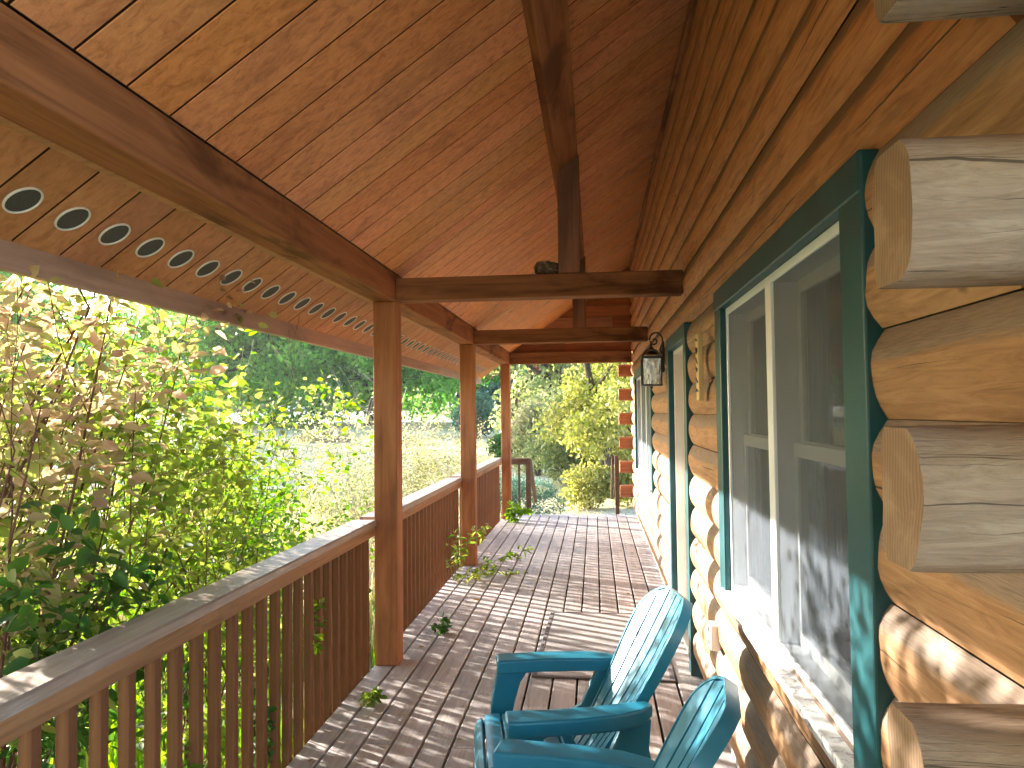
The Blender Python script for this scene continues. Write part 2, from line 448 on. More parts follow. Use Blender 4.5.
L = {}
L['pink'] = leafmat('pinkish_leaf', [(.2, .27, .06), (.34, .36, .12), (.47, .36, .22), (.46, .28, .24)], .58, hi=1.3)
L['yellow'] = leafmat('yellow_green_leaf', [(.09, .18, .03), (.17, .26, .04), (.28, .33, .07), (.38, .34, .14)], .55, hi=1.25)
L['fresh'] = leafmat('fresh_green_leaf', [(.05, .14, .012), (.1, .22, .02), (.2, .3, .03), (.3, .34, .05)], .5, hi=1.4)
L['dark'] = leafmat('dark_green_leaf', [(.025, .075, .015), (.05, .12, .02), (.09, .17, .03)], .35)
L['maple'] = leafmat('maple_leaf', [(.05, .14, .024), (.09, .22, .036), (.13, .28, .045), (.22, .33, .06)], .5, scale=.35)
L['grey'] = leafmat('grey_green_leaf', [(.13, .17, .06), (.22, .24, .1), (.33, .31, .17), (.38, .29, .22)], .4)
L['willow'] = leafmat('pale_willow_leaf', [(.13, .18, .03), (.26, .27, .06), (.4, .36, .12), (.48, .43, .2)], .45, scale=.5, hi=1.4)
L['blue'] = leafmat('blue_green_leaf', [(.045, .11, .07), (.08, .17, .11), (.13, .23, .15)], .25, scale=.6)
L['sage'] = leafmat('sage_leaf', [(.07, .12, .04), (.15, .19, .07), (.26, .27, .12), (.36, .33, .17)], .4, scale=.7)
L['red'] = leafmat('russet_leaf', [(.16, .05, .03), (.27, .09, .04), (.3, .16, .07)], .4, scale=.6)
L['straw'] = leafmat('dry_grass_blade', [(.15, .18, .05), (.27, .25, .1), (.38, .33, .19), (.42, .34, .25)], .35)
L['dead'] = leafmat('fallen_leaf', [(.2, .12, .04), (.33, .2, .06), (.38, .32, .05)], .3)

# ---------------------------------------------------------------- world, sun, camera
SUN = Vector((-1.0, .55, .347)).normalized()
world = bpy.data.worlds.new('World'); scene.world = world; world.use_nodes = True
wt = world.node_tree
bg = wt.nodes['Background']
sky = wt.nodes.new('ShaderNodeTexSky'); sky.sky_type = 'NISHITA'; sky.sun_disc = False
sky.sun_elevation = math.asin(SUN.z); sky.sun_rotation = math.atan2(SUN.x, SUN.y) % (2 * math.pi)
sky.air_density = 1.0; sky.dust_density = 1.2; sky.ozone_density = 1.0
wt.links.new(sky.outputs[0], bg.inputs[0]); bg.inputs[1].default_value = .15
sd = bpy.data.lights.new('sun', 'SUN'); sd.energy = 3.9; sd.angle = R(.7); sd.color = (1, .93, .82)
so = bpy.data.objects.new('sun', sd); link(so); so.rotation_euler = SUN.to_track_quat('Z', 'Y').to_euler()

cam = bpy.data.cameras.new('camera'); cam.sensor_width = 36; cam.lens = 770 / 1024 * 36; cam.clip_end = 2000; cam.clip_start = .02
co = bpy.data.objects.new('camera', cam); link(co); scene.camera = co
yw, pt, rl = R(6.11), R(2.12), R(-.663)
fwd = Vector((-math.sin(yw), math.cos(yw), 0)); rt = Vector((math.cos(yw), math.sin(yw), 0)); up = Vector((0, 0, 1))
fwd, up = fwd * math.cos(pt) + up * math.sin(pt), up * math.cos(pt) - fwd * math.sin(pt)
rt, up = rt * math.cos(rl) + up * math.sin(rl), up * math.cos(rl) - rt * math.sin(rl)
co.matrix_world = Matrix(((rt.x, up.x, -fwd.x, 0), (rt.y, up.y, -fwd.y, 0), (rt.z, up.z, -fwd.z, 1.65), (0, 0, 0, 1)))

vs_ = scene.view_settings
vs_.view_transform = 'Standard'; vs_.look = 'None'; vs_.exposure = 3.1; vs_.gamma = 1; vs_.use_curve_mapping = False
scene.display_settings.display_device = 'sRGB'
cy = scene.cycles
cy.use_denoising = True
try: cy.denoising_prefilter = 'ACCURATE'
except Exception: pass
try: cy.denoiser = 'OPENIMAGEDENOISE'
except Exception: pass
cy.max_bounces = 8; cy.diffuse_bounces = 5; cy.glossy_bounces = 3; cy.transmission_bounces = 4; cy.transparent_max_bounces = 8
cy.caustics_reflective = False; cy.caustics_refractive = False
cy.sample_clamp_indirect = 8

# ---------------------------------------------------------------- ground
def tz(x, y):
    z = -.55
    r = max(0., y - 14.)
    z += .034 * min(r, 75.) + .012 * max(0., r - 75.)
    z += .06 * noise.noise(Vector((x * .12, y * .12, 0)))
    return z

def ground_sheet(name, xs, ys, mat, dz=0.):
    V = [(x, y, tz(x, y) + dz) for y in ys for x in xs]
    n = len(xs)
    F = [(j*n+i, j*n+i+1, (j+1)*n+i+1, (j+1)*n+i) for j in range(len(ys) - 1) for i in range(n - 1)]
    return fastmesh(name, np.array(V), np.array(F), mat, None, True)
xs = sorted(set([-700, -400, -250, -160] + list(range(-110, 111, 5)) + list(np.arange(-14, 6, 1.)) + [160, 250, 400, 700]))
ys = sorted(set([-400, -200, -100, -60, -30, -15] + list(np.arange(-10, 40, 1.)) + list(range(40, 131, 4)) + [160, 220, 320, 480, 700]))
g = ground_sheet('ground', [float(x) for x in xs], [float(y) for y in ys], M['ground']); tag(g, 'pale dry lawn and field around the porch', 'ground', kind='structure')
g = ground_sheet('gravel_road', list(np.arange(-60, 21, 3.)), [57., 59., 61., 63.], M['gravel'], .03); tag(g, 'pale gravel road crossing beyond the lawn', 'road', kind='structure')
g = ground_sheet('driveway', list(np.arange(-52, -17, 1.5)), [72., 74., 76., 79., 82., 86.], M['gravel'], .03); tag(g, 'pale driveway on the rise under the trees', 'driveway', kind='structure')

# ---------------------------------------------------------------- deck
XL = -1.468; XW = .652
b = MB()
gaps = [-1.335 + .1503 * k for k in range(13)]
edges = [XL] + gaps + [XW]
rr = random.Random(3)
for i in range(len(edges) - 1):
    x0 = edges[i] + (.0068 if i else 0); x1 = edges[i + 1] - (.0068 if i < len(edges) - 2 else 0)
    cuts = [-5.6] + [rr.uniform(-3, -1)] + ([rr.uniform(1, 4), rr.uniform(6.5, 9.5)] if i % 2 else [rr.uniform(3.4, 6.2)]) + [12.5 + rr.uniform(-.006, .006)]
    for c0, c1 in zip(cuts, cuts[1:]):
        c1 -= .002
        dz = rr.uniform(-.0015, .0015)
        e = .004
        b.prism([(x0, -.028 + dz), (x1, -.028 + dz), (x1, dz - e), (x1 - e, dz), (x0 + e, dz), (x0, dz - e)], 'y', c0, c1)
dk = b.build('deck', M['deck']); tag(dk, 'long weathered wooden porch deck of narrow planks', 'deck', kind='structure')
b = MB()
b.box(XL + .004, XL + .042, -5.6, 12.46, -.27, -.032); b.box(XL + .05, XW, 12.42, 12.46, -.27, -.032)
for y in np.arange(-5.4, 12.4, .4): b.box(XL + .045, XW, y, y + .04, -.24, -.031)
r_ = b.build('joist_frame', M['rim'], dk)
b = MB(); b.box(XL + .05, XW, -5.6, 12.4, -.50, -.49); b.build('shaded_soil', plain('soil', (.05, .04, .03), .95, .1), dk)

# ---------------------------------------------------------------- log cabin
cabin = empty('log_cabin', (.6, 6, 0), 'log cabin wall with rounded orange logs, green trimmed windows and door', 'cabin')
cabin_off = Vector((-.6, -6, 0))
def place(o):            # children were built in world coordinates
    o.location = o.location + cabin_off; return o
CZ = [.131 + .187 * k for k in range(21)]
def log_profile(z0, h, bulge=.03, n=9):
    pts = []
    for i in range(n):
        a = i / (n - 1); s = 2 * a - 1
        d = bulge * (1 - abs(s) ** 2.4)
        pts.append((-d, z0 + h * a, a))
    return pts
def add_log(b, y0, y1, z0, h, x=.6, seed=0, m=0, back=.14, bulge=.031):
    n = max(2, int((y1 - y0) / .12))
    prof = log_profile(z0, h, bulge)
    k = len(prof)
    vs = []; uvs = []
    for j in range(n + 1):
        y = y0 + (y1 - y0) * j / n
        for (dx, z, a) in prof:
            w = math.sin(a * math.pi)
            nz = noise.noise(Vector((seed * 3.1, y * 1.3, a * 2))) * .007 * w + noise.noise(Vector((seed * 7.7, y * 5, a * 5))) * .002
            zz = z + noise.noise(Vector((seed * 1.7, y * .8, 9))) * .004 * (0 if a in (0., 1.) else 1)
            vs.append((x + dx + nz, y, zz)); uvs.append((y + seed * 2.37, a))
    fs = []; fu = []
    for j in range(n):
        for i in range(k - 1):
            q = (j*k+i, (j+1)*k+i, (j+1)*k+i+1, j*k+i+1)
            fs.append(q); fu.append([uvs[t] for t in q])
    b.add(vs, fs, m, fu)
    # end caps and back
    for yy, j in ((y0, 0), (y1, n)):
        ring = [vs[j*k+i] for i in range(k)] + [(x + back, yy, z0 + h), (x + back, yy, z0)]
        b.add(ring, [tuple(range(len(ring)))], m, [[(p[1] * .2 + seed, .35) for p in ring]])
    bk = [(x + back, y0, z0), (x + back, y1, z0), (x + back, y1, z0 + h), (x + back, y0, z0 + h)]
    b.add(bk, [(0, 1, 2, 3)], m, [[(0, .3)] * 4])
W1 = (1.66, 3.642, .86, 2.19); W2 = (7.85, 11.0, .86, 2.19); DR = (4.81, 6.02, 0., 2.19)
up_b = MB(); lo_b = MB(); sd_ = 0
for k, z0 in enumerate(CZ):
    z1 = z0 + .187
    pas = (k % 2 == 0)           # courses of the crossing wall: k even passes the crossing log
    ystart = .72 if pas else 1.135
    yend = 12.3 if pas else 12.16
    cuts = []
    for (a, c, s0, s1) in (W1, DR, W2):
        if z0 < s1 - .02 and z1 > s0 + .03: cuts.append((a, c))
    segs = []; y = ystart
    for a, c in cuts: segs.append((y, a)); y = c
    segs.append((y, yend))
    for a, c in segs:
        sd_ += 1
        bb = up_b if z0 > 2.17 else lo_b
        add_log(bb, a, c, z0 + .0008, .1855, .598 + random.uniform(-.004, .004), sd_, bulge=random.uniform(.028, .034))
place(up_b.build('upper_log_wall', M['log'], cabin, smooth=50))
place(lo_b.build('lower_log_wall', M['log_low'], cabin, smooth=50))
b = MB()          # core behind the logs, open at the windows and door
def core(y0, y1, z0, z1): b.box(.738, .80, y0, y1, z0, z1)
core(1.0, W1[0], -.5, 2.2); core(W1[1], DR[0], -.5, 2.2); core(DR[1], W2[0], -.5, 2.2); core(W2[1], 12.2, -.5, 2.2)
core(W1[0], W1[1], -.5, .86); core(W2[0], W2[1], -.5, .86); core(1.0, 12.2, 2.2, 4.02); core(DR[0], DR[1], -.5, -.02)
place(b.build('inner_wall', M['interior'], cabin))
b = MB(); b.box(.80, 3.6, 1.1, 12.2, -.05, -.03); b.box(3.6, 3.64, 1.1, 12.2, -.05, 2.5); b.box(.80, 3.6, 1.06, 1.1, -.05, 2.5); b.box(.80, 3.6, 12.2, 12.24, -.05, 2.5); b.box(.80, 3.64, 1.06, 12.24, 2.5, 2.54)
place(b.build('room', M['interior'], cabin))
# base board under the logs
b = MB(); b.box(.628, .70, 1.14, DR[0], .002, .128); b.box(.628, .70, DR[1], 12.2, .002, .128)
place(b.build('base_board', wood('base_board_paint', (.42, .36, .33), (.36, .3, .27), (.25, .2, .17), 'y', .6, .05), cabin))

# crossing wall logs whose ends stick out at both corners
def cross_log(z0, yc0, yc1, x0, x1, seed, facing=-1, big=True):
    """a log along X with a rounded outer face and a sawn end, origin at its sawn end"""
    b = MB(); h = .185
    T = yc1 - yc0
    prof = []
    N = 20
    for i in range(N):                       # outer face (towards -Y for the near corner)
        a = i / (N - 1); s = 2*a - 1
        prof.append((yc0 + .030 * abs(s) ** 4.5 + .008 * s * s, a * h))
    for i in range(N):
        a = 1 - i / (N - 1); s = 2*a - 1
        prof.append((yc1 - .02 * abs(s) ** 5, a * h))
    n = 26 if big else 4
    L_ = x1 - x0
    vs = []; K = len(prof)
    for j in range(n + 1):
        f = j / n; x = L_ * f * f if big else L_ * f
        for i, (y, z) in enumerate(prof):
            nz = noise.noise(Vector((seed + x * 2.2, y * 6, z * 8))) * .005 + noise.noise(Vector((seed + x * 9, y * 30, z * 34))) * .0022
            sh = .0
            if j == 0: sh = .004
            cy_, cz_ = (yc0 + yc1) / 2, h / 2
            yy = y + (y - cy_) * nz * 6 - (y - cy_) * sh * 3; zz = z + (z - cz_) * nz * 5 - (z - cz_) * sh * 3
            xx = x + (noise.noise(Vector((seed, y * 14, z * 14))) * .006 if j == 0 else 0)
            vs.append((xx, yy, zz))
    fs = [(j*K+i, j*K+(i+1) % K, (j+1)*K+(i+1) % K, (j+1)*K+i) for j in range(n) for i in range(K)]
    b.add(vs, fs, 0)
    b.add([vs[i] for i in range(K)], [tuple(range(K))], 1)
    b.add([vs[n*K+i] for i in range(K)], [tuple(range(K))], 0)
    return b
for k, z0 in enumerate(CZ[:13]):
    if k % 2 == 0: continue
    b = cross_log(z0, 1.0, 1.132, .402, 3.4, k * 5.3)
    o = b.build('log_end', [M['logend'], M['logring']], cabin, smooth=40)
    o.location = Vector((.402 + random.uniform(-.012, .008), 0, z0 + .001)) + cabin_off
for k, z0 in enumerate(CZ[:12]):
    if k % 2 == 1:
            b = cross_log(z0, 12.17, 12.30, .372, .74, k * 2.1, big=False)
            o = b.build('log_end', [M['gable'], M['gable']], cabin, smooth=40)
            o.location = Vector((.372, -.12, z0 + .001)) + cabin_off

# windows
def window(y0, y1, z0, z1, name, units, label=None, cn=.18):
    """green casing, white frame, screens, sashes, panes, curtain"""
    w = bpy.data.objects.new('window', None); link(w, cabin); w.location = Vector((.6, y0, z0)) + cabin_off
    offv = Vector((-.6, -y0, -z0))
    def pt(o): o.location = o.location + offv; return o
    if label: w['label'] = label
    cw = .145
    b = MB()
    b.box(.558, .7, y0, y0 + cn, z0 - .04, z1)              # near jamb board
    b.box(.558, .7, y1 - cw, y1, z0 - .04, z1)
    b.box(.555, .7, y0 + .002, y1 - .002, z1 - .088, z1 + .004)
    pt(b.build('casing', M['green'], w, bevel=.006))
    a0, a1 = y0 + cn, y1 - cw
    fb, ft = z0 + .0, z1 - .088
    b = MB(); fw = .03
    b.box(.585, .69, a0 + .001, a0 + fw, fb, ft - .001); b.box(.585, .69, a1 - fw, a1 - .001, fb, ft - .001)
    b.box(.587, .69, a0 + fw, a1 - fw, ft - fw, ft - .001); b.box(.587, .69, a0 + fw, a1 - fw, fb, fb + fw)
    step = (a1 - a0) / units
    for k in range(1, units):
        c = a0 + step * k
        b.box(.583, .69, c - .04, c + .04, fb + fw, ft - fw)
    pt(b.build('frame', M['white'], w, bevel=.003))
    b = MB()
    b.box(.535, .69, y0 + .05, y1 - .08, z0 - .034, z0 - .003)
    pt(b.build('sill', M['sill'], w, bevel=.004))
    for k in range(units):
        s0 = a0 + step * k + (.04 if k else fw); s1 = a0 + step * (k + 1) - (.04 if k < units - 1 else fw)
        b = MB()
        b.add([(.594, s0, fb + fw), (.594, s1, fb + fw), (.594, s1, ft - fw), (.594, s0, ft - fw)], [(0, 1, 2, 3)])
        pt(b.build('insect_screen', M['screen'], w))
        b = MB(); q = .045; mz = (fb + ft) / 2 + .04
        for (zz0, zz1, X0) in ((fb + fw, mz + .02, .645), (mz - .02, ft - fw, .668)):
            b.box(X0, X0 + .02, s0, s0 + q, zz0, zz1); b.box(X0, X0 + .02, s1 - q, s1, zz0, zz1)
            b.box(X0, X0 + .02, s0 + q, s1 - q, zz0, zz0 + q); b.box(X0, X0 + .02, s0 + q, s1 - q, zz1 - q, zz1)
        pt(b.build('sash', M['white'], w, bevel=.003))
        b = MB()
        for (zz0, zz1, X0) in ((fb + fw + q, mz - .02 - .001, .655), (mz + .022, ft - fw - q, .678)):
            b.add([(X0, s0 + q, zz0), (X0, s1 - q, zz0), (X0, s1 - q, zz1), (X0, s0 + q, zz1)], [(0, 1, 2, 3)])
        pt(b.build('pane', M['glass'], w))
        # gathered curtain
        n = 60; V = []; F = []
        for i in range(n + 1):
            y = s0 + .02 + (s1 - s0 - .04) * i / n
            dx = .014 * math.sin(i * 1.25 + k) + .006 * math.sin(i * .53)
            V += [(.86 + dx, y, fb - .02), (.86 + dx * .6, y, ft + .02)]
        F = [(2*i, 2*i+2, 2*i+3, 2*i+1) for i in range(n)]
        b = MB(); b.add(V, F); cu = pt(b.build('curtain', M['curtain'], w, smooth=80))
    return w
window(*W1, 'near', 2, 'wide near window with green casing and dark insect screens', .15)
window(*W2, 'far', 3, 'far window with tall narrow white framed lights')

# door
d = bpy.data.objects.new('door', None); link(d, cabin); d.location = Vector((.6, DR[0], 0)) + cabin_off
doff = Vector((-.6, -DR[0], 0))
def dp(o): o.location = o.location + doff; return o
b = MB()
b.box(.556, .7, DR[0], DR[0] + .11, .04, 2.19); b.box(.556, .7, DR[1] - .10, DR[1], .04, 2.19)
b.box(.553, .7, DR[0] + .002, DR[1] - .002, 2.10, 2.194)
dp(b.build('casing', M['green'], d, bevel=.006))
b = MB()
b.box(.598, .70, DR[0] + .111, DR[0] + .135, .04, 2.098); b.box(.598, .70, DR[1] - .125, DR[1] - .101, .04, 2.098)
b.box(.598, .70, DR[0] + .136, DR[1] - .126, 2.07, 2.098)
dp(b.build('jamb', M['jamb'], d, bevel=.002))
b = MB(); y0, y1 = DR[0] + .136, DR[1] - .126
b.box(.675, .695, y0, y0 + .1, .04, 2.068); b.box(.675, .695, y1 - .1, y1, .04, 2.068); b.box(.675, .695, y0 + .1, y1 - .1, 1.95, 2.068); b.box(.675, .695, y0 + .1, y1 - .1, .04, .34); b.box(.675, .695, y0 + .1, y1 - .1, 1.0, 1.1)
dp(b.build('storm_door', M['doorslab'], d, bevel=.003))
b = MB()
for z0, z1 in ((.34, 1.0), (1.1, 1.95)): b.add([(.685, y0 + .1, z0), (.685, y1 - .1, z0), (.685, y1 - .1, z1), (.685, y0 + .1, z1)], [(0, 1, 2, 3)])
dp(b.build('pane', M['glass'], d))
b = MB(); b.tube([(.675, y0 + .05, 1.05), (.64, y0 + .05, 1.05)], .012, 10); b.tube([(.64, y0 + .05, 1.05), (.62, y0 + .05, 1.05)], [.024, .02], 12)
dp(b.build('knob', M['nickel'], d, smooth=40))
b = MB(); b.box(.60, .70, DR[0] + .111, DR[1] - .101, .004, .039)
dp(b.build('threshold', M['nickel'], d, bevel=.003))

# end gable of the porch, boards above the far header
b = MB(); pz = 2.585; k = 0
while pz < 3.95:
    z1 = min(pz + .176, 3.95)
    xl = -1.30 + max(0, (pz - 2.585)) / .706 + .02
    cuts = [xl] + [c for c in ((-.45, .15), (-.1,), (.3,), (-.3,))[k % 4] if c > xl + .1] + [.57]
    for c0, c1 in zip(cuts, cuts[1:]): b.box(c0, c1 - .003, 12.02, 12.045, pz, z1 - .004)
    pz += .18; k += 1
place(b.build('gable_siding', M['gable'], cabin, bevel=.003, seg=1))
b = MB(); b.prism([(-1.30, 2.584), (.6, 2.584), (.6, 3.93), (-1.30, 2.60)], 'y', 12.046, 12.06)
place(b.build('gable_sheathing', M['rim'], cabin))

# ---------------------------------------------------------------- porch roof
SL = .706
def cz(x): return 2.58 + SL * (x + 1.31)
roof = empty('porch_roof', (-.5, 5.5, 2.6), 'sloping porch roof lined with reddish brown tongue and groove boards', 'roof')
roff = Vector((.5, -5.5, -2.6))
def rp(o): o.location = o.location + roff; return o
nrm = Vector((-SL, 0, 1)).normalized()
def slope_board(b, xa, xb, y0, y1, th=.034, e=.002, lift=0.):
    """board lying along the slope with eased lower edges (V joint)"""
    A = Vector((xa, 0, cz(xa) + lift)); B = Vector((xb, 0, cz(xb) + lift))
    ds = []
    for (y, dn) in ((y0, e), (y0 + e, 0), (y1 - e, 0), (y1, e)): ds.append((y, dn))
    ring = ds + [(y1, th), (y0, th)]
    vs = []
    for P in (A, B):
        for (y, dn) in ring: vs.append(P + Vector((0, y, 0)) + nrm * dn)
    n = len(ring)
    fs = [tuple(range(n)), tuple(range(2*n-1, n-1, -1))] + [(i, n + i, n + (i+1) % n, (i+1) % n) for i in range(n)]
    b.add(vs, fs); k_ = len(b.m) - n
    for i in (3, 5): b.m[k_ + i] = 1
BP = .2222; Y0B = 1.799 - BP * 34
b = MB(); b2 = MB()
for k in range(90):
    y0 = Y0B + BP * k + .005; y1 = y0 + BP - .010
    if y0 > 12.3: break
    # ceiling boards, some butt-jointed
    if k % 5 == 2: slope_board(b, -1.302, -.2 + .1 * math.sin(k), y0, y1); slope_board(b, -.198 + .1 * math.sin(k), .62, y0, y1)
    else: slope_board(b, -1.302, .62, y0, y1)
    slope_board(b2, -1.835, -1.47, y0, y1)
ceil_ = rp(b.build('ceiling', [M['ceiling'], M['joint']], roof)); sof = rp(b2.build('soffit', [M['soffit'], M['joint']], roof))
# rotate the grain coordinates with the slope by keeping board axis x (slope run)
YA, YB = Y0B, 12.42
b = MB()
def quadslab(b, xa, xb, l0, l1, y0, y1):
    vs = []
    for x in (xa, xb):
        for l in (l0, l1):
            p = Vector((x, 0, cz(x))) + nrm * l
            vs += [(p.x, y0, p.z), (p.x, y1, p.z)]
    b.add(vs, [(0, 1, 3, 2), (4, 6, 7, 5), (0, 4, 5, 1), (2, 3, 7, 6), (0, 2, 6, 4), (1, 5, 7, 3)])
quadslab(b, -1.86, 3.4, .05, .17, YA, YB)
rp(b.build('roof_deck', M['rim'], roof))
b = MB(); quadslab(b, -1.93, 3.5, .171, .195, YA - .05, YB + .05)
rp(b.build('shingles', M['asphalt_shingle'], roof))
b = MB(); b.box(-1.872, -1.836, YA, YB, 2.118, 2.30); 
rp(b.build('fascia', M['fascia'], roof, bevel=.004))
# gutter: a trough on the outer face
b = MB(); prof = [(-1.874, 2.27), (-1.874, 2.16), (-1.885, 2.15), (-1.95, 2.15), (-1.975, 2.18), (-1.985, 2.26), (-1.992, 2.27), (-1.995, 2.262), (-1.985, 2.175), (-1.955, 2.142), (-1.882, 2.142), (-1.8735, 2.15)]
b.prism([(-1.874, 2.27), (-1.88, 2.155), (-1.95, 2.15), (-1.985, 2.19), (-1.995, 2.268)], 'y', YA, YB)
rp(b.build('gutter', plain('gutter_paint', (.55, .5, .45), .4, .5, .05, 4), roof))
b = MB(); b.box(-1.502, -1.463, YA, YB, 2.402, 2.445)
rp(b.build('soffit_trim', M['soffit'], roof, bevel=.005))
# dark tongue of the rafter line where ceiling meets the wall
b = MB(); b.box(.55, .60, 1.0, 12.0, cz(.55) - .045, cz(.55) - .004)
rp(b.build('wall_trim', M['beam_y'], roof, bevel=.004))
# purlin, set square to the slope
b = MB(); A = Vector((-.272, 0, cz(-.272))); u = Vector((1, 0, SL)).normalized()
q0 = A - nrm * .003; q = [q0, q0 + u * .16, q0 + u * .16 - nrm * .098, q0 - nrm * .098]
b.prism([(p.x, p.z) for p in q], 'y', YA, 12.0)
rp(b.build('purlin', M['beam_y'], roof, bevel=.005))
# vents
k = 0; vent0 = None
for k in range(-2, 46):
    y = 2.123 + .2222 * k
    if y > 11.7: break
    x = -1.699
    if vent0 is None:
        b = MB(); n = 28; prof = [(.052, .004), (.0525, -.003), (.054, -.005), (.058, -.004), (.059, 0.), (.059, .004)]
        b.lathe(prof, n=n)
        b.f = b.f[:-2]; b.m = b.m[:-2]
        ring = b.build('soffit_vent', M['vent_ring'], roof, smooth=50)
        b = MB(); b.lathe([(.0522, .0), (.0522, .002)], n=n); mesh_ = b.build('vent_screen', M['vent_mesh'], ring)
        vent0 = ring; v = ring
    else:
        v = vent0.copy(); link(v, roof)
        c = vent0.children[0].copy(); link(c, v)
    v.location = Vector((x, y, cz(x) - .001)) + roff
    v.rotation_euler = (0, -math.atan(SL), 0)

# ---------------------------------------------------------------- timber frame
PX0, PX1 = -1.461, -1.305
def timber(name, x0, x1, y0, y1, z0, z1, mat, label, cat, group=None, bev=.006):
    c = ((x0 + x1) / 2, (y0 + y1) / 2, z0)
    b = MB(); b.box(x0 - c[0], x1 - c[0], y0 - c[1], y1 - c[1], 0, z1 - z0)
    o = b.build(name, mat, None, bevel=bev); o.location = c
    return tag(o, label, cat, group)
timber('porch_post', PX0, PX1, 4.99, 5.135, .001, 2.399, M['post'], 'nearest square porch post where the near railing ends', 'post', 'porch posts')
timber('porch_post', PX0 + .002, PX1 + .002, 8.28, 8.425, .001, 2.399, M['post'], 'middle square porch post with a yellow weed climbing beside its foot', 'post', 'porch posts')
timber('porch_post', PX0 + .01, PX1 - .004, 11.88, 12.02, .001, 2.399, M['post'], 'farthest square porch post at the deck end by the stair', 'post', 'porch posts')
b = MB(); b.prism([(PX0, 2.40), (PX1, 2.40), (PX1, cz(PX1) - .002), (PX0, cz(PX0) - .002)], 'y', YA, 12.02)
hb = b.build('header_beam', M['beam_y'], None, bevel=.006); tag(hb, 'long reddish header beam running over the porch posts', 'beam')
def truss(y, label, cat):
    t = empty('tie_beam', (-.36, y, 2.40), label, cat, 'tie beams across the porch')
    b = MB(); b.box(PX1 + .36 + .001, .575 + .36, 0, .14, .0, .152)
    b.build('beam', M['beam_x'], t, bevel=.007)
    xk0, xk1 = -.222, -.078
    zt = lambda x: cz(x) - 2.40 - .098 / nrm.z - .003
    b = MB(); b.prism([(xk0 + .36, .153), (xk1 + .36, .153), (xk1 + .36, zt(xk1)), (xk0 + .36, zt(xk0))], 'y', .0, .138)
    b.build('king_post', M['post'] if False else M['kp'], t, bevel=.006)
M['kp'] = wood('king_post_timber', (.3, .105, .04), (.22, .07, .026), (.1, .03, .012), 'z', .55, .05, .7, .9, .8)
truss(4.985, 'near dark tie beam with a bird nest and king post on it', 'beam')
truss(8.285, 'second tie beam between the middle post and the log wall', 'beam')
timber('end_header', PX1 + .002, .575, 11.9, 12.018, 2.402, 2.583, M['beam_x'], 'end header beam closing the far end of the porch under board siding', 'beam')

# nest
n_ = empty('bird_nest', (-.3, 5.05, 2.553), 'small dark mud and twig bird nest on the near tie beam', 'nest')
b = MB(); n = 18
rings = [(.045, .0), (.075, .012), (.085, .045), (.08, .075), (.062, .08), (.045, .06), (.02, .045)]
vs = []
for i, (r, z) in enumerate(rings):
    for k in range(n):
        t = 2*math.pi*k/n; j = 1 + .18 * noise.noise(Vector((math.cos(t)*2, math.sin(t)*2, z*25)))
        vs.append((r*j*math.cos(t), r*j*.8*math.sin(t), z * j))
fs = [(i*n+k, i*n+(k+1) % n, (i+1)*n+(k+1) % n, (i+1)*n+k) for i in range(len(rings)-1) for k in range(n)] + [tuple(range(n-1, -1, -1)), tuple((len(rings)-1)*n+k for k in range(n))]
b.add(vs, fs); b.build('nest_cup', M['mud'], n_, smooth=80)
b = MB(); rr = random.Random(5)
for i in range(46):
    a = rr.uniform(0, 6.28); r = rr.uniform(.06, .09); z = rr.uniform(.005, .085); l = rr.uniform(.3, .9)
    pts = [(r*math.cos(a+l*s), .82*r*math.sin(a+l*s), z + rr.uniform(-.006, .006)) for s in (0, .5, 1)]
    if i % 6 == 0: pts.append((pts[-1][0]*1.25, pts[-1][1]*1.3, max(.0, pts[-1][2]-.03)))
    b.tube(pts, .0016, 4)
b.build('straw', M['straw'], n_)

# ---------------------------------------------------------------- railing
bal_me = None
def railing(y0, y1, first, last, label):
    t = empty('railing', (-1.5, (y0+y1)/2, 0), label, 'railing', 'railing sections along the deck edge')
    o = Vector((1.5, -(y0+y1)/2, 0))
    def q(x): x.location = x.location + o; return x
    b = MB(); b.prism([(-1.606, .914), (-1.445, .914), (-1.445, .945), (-1.452, .952), (-1.60, .952), (-1.606, .945)], 'y', y0, y1)
    q(b.build('top_rail', M['cap'], t))
    b = MB(); b.box(-1.469, -1.452, y0, y1, .848, .913); b.box(-1.53, -1.512, y0, y1, .848, .913)
    q(b.build('upper_rail', M['rail_y'], t, bevel=.003))
    global bal_me
    y = first
    while y < last:
        if bal_me is None:
            b = MB(); b.box(-.0195, .0195, -.0205, .0205, 0, 1.065)
            x = b.build('baluster', M['baluster'], t, bevel=.003, seg=1); bal_me = x
        else:
            x = bal_me.copy(); link(x, t)
        x.location = Vector((-1.4905 + random.uniform(-.001, .001), y + .0175, -.155)) + o
        x.rotation_euler = (random.uniform(-.003, .003), random.uniform(-.002, .002), random.uniform(-.04, .04))
        y += .1418
railing(-1.6, 4.988, -.944, 4.96, 'near railing section in the foreground with leaf shadows on its cap')
railing(5.137, 8.278, 5.2, 8.24, 'middle railing section between the nearest and middle posts')
railing(8.427, 11.885, 8.5, 11.85, 'far railing section between the middle and farthest posts')

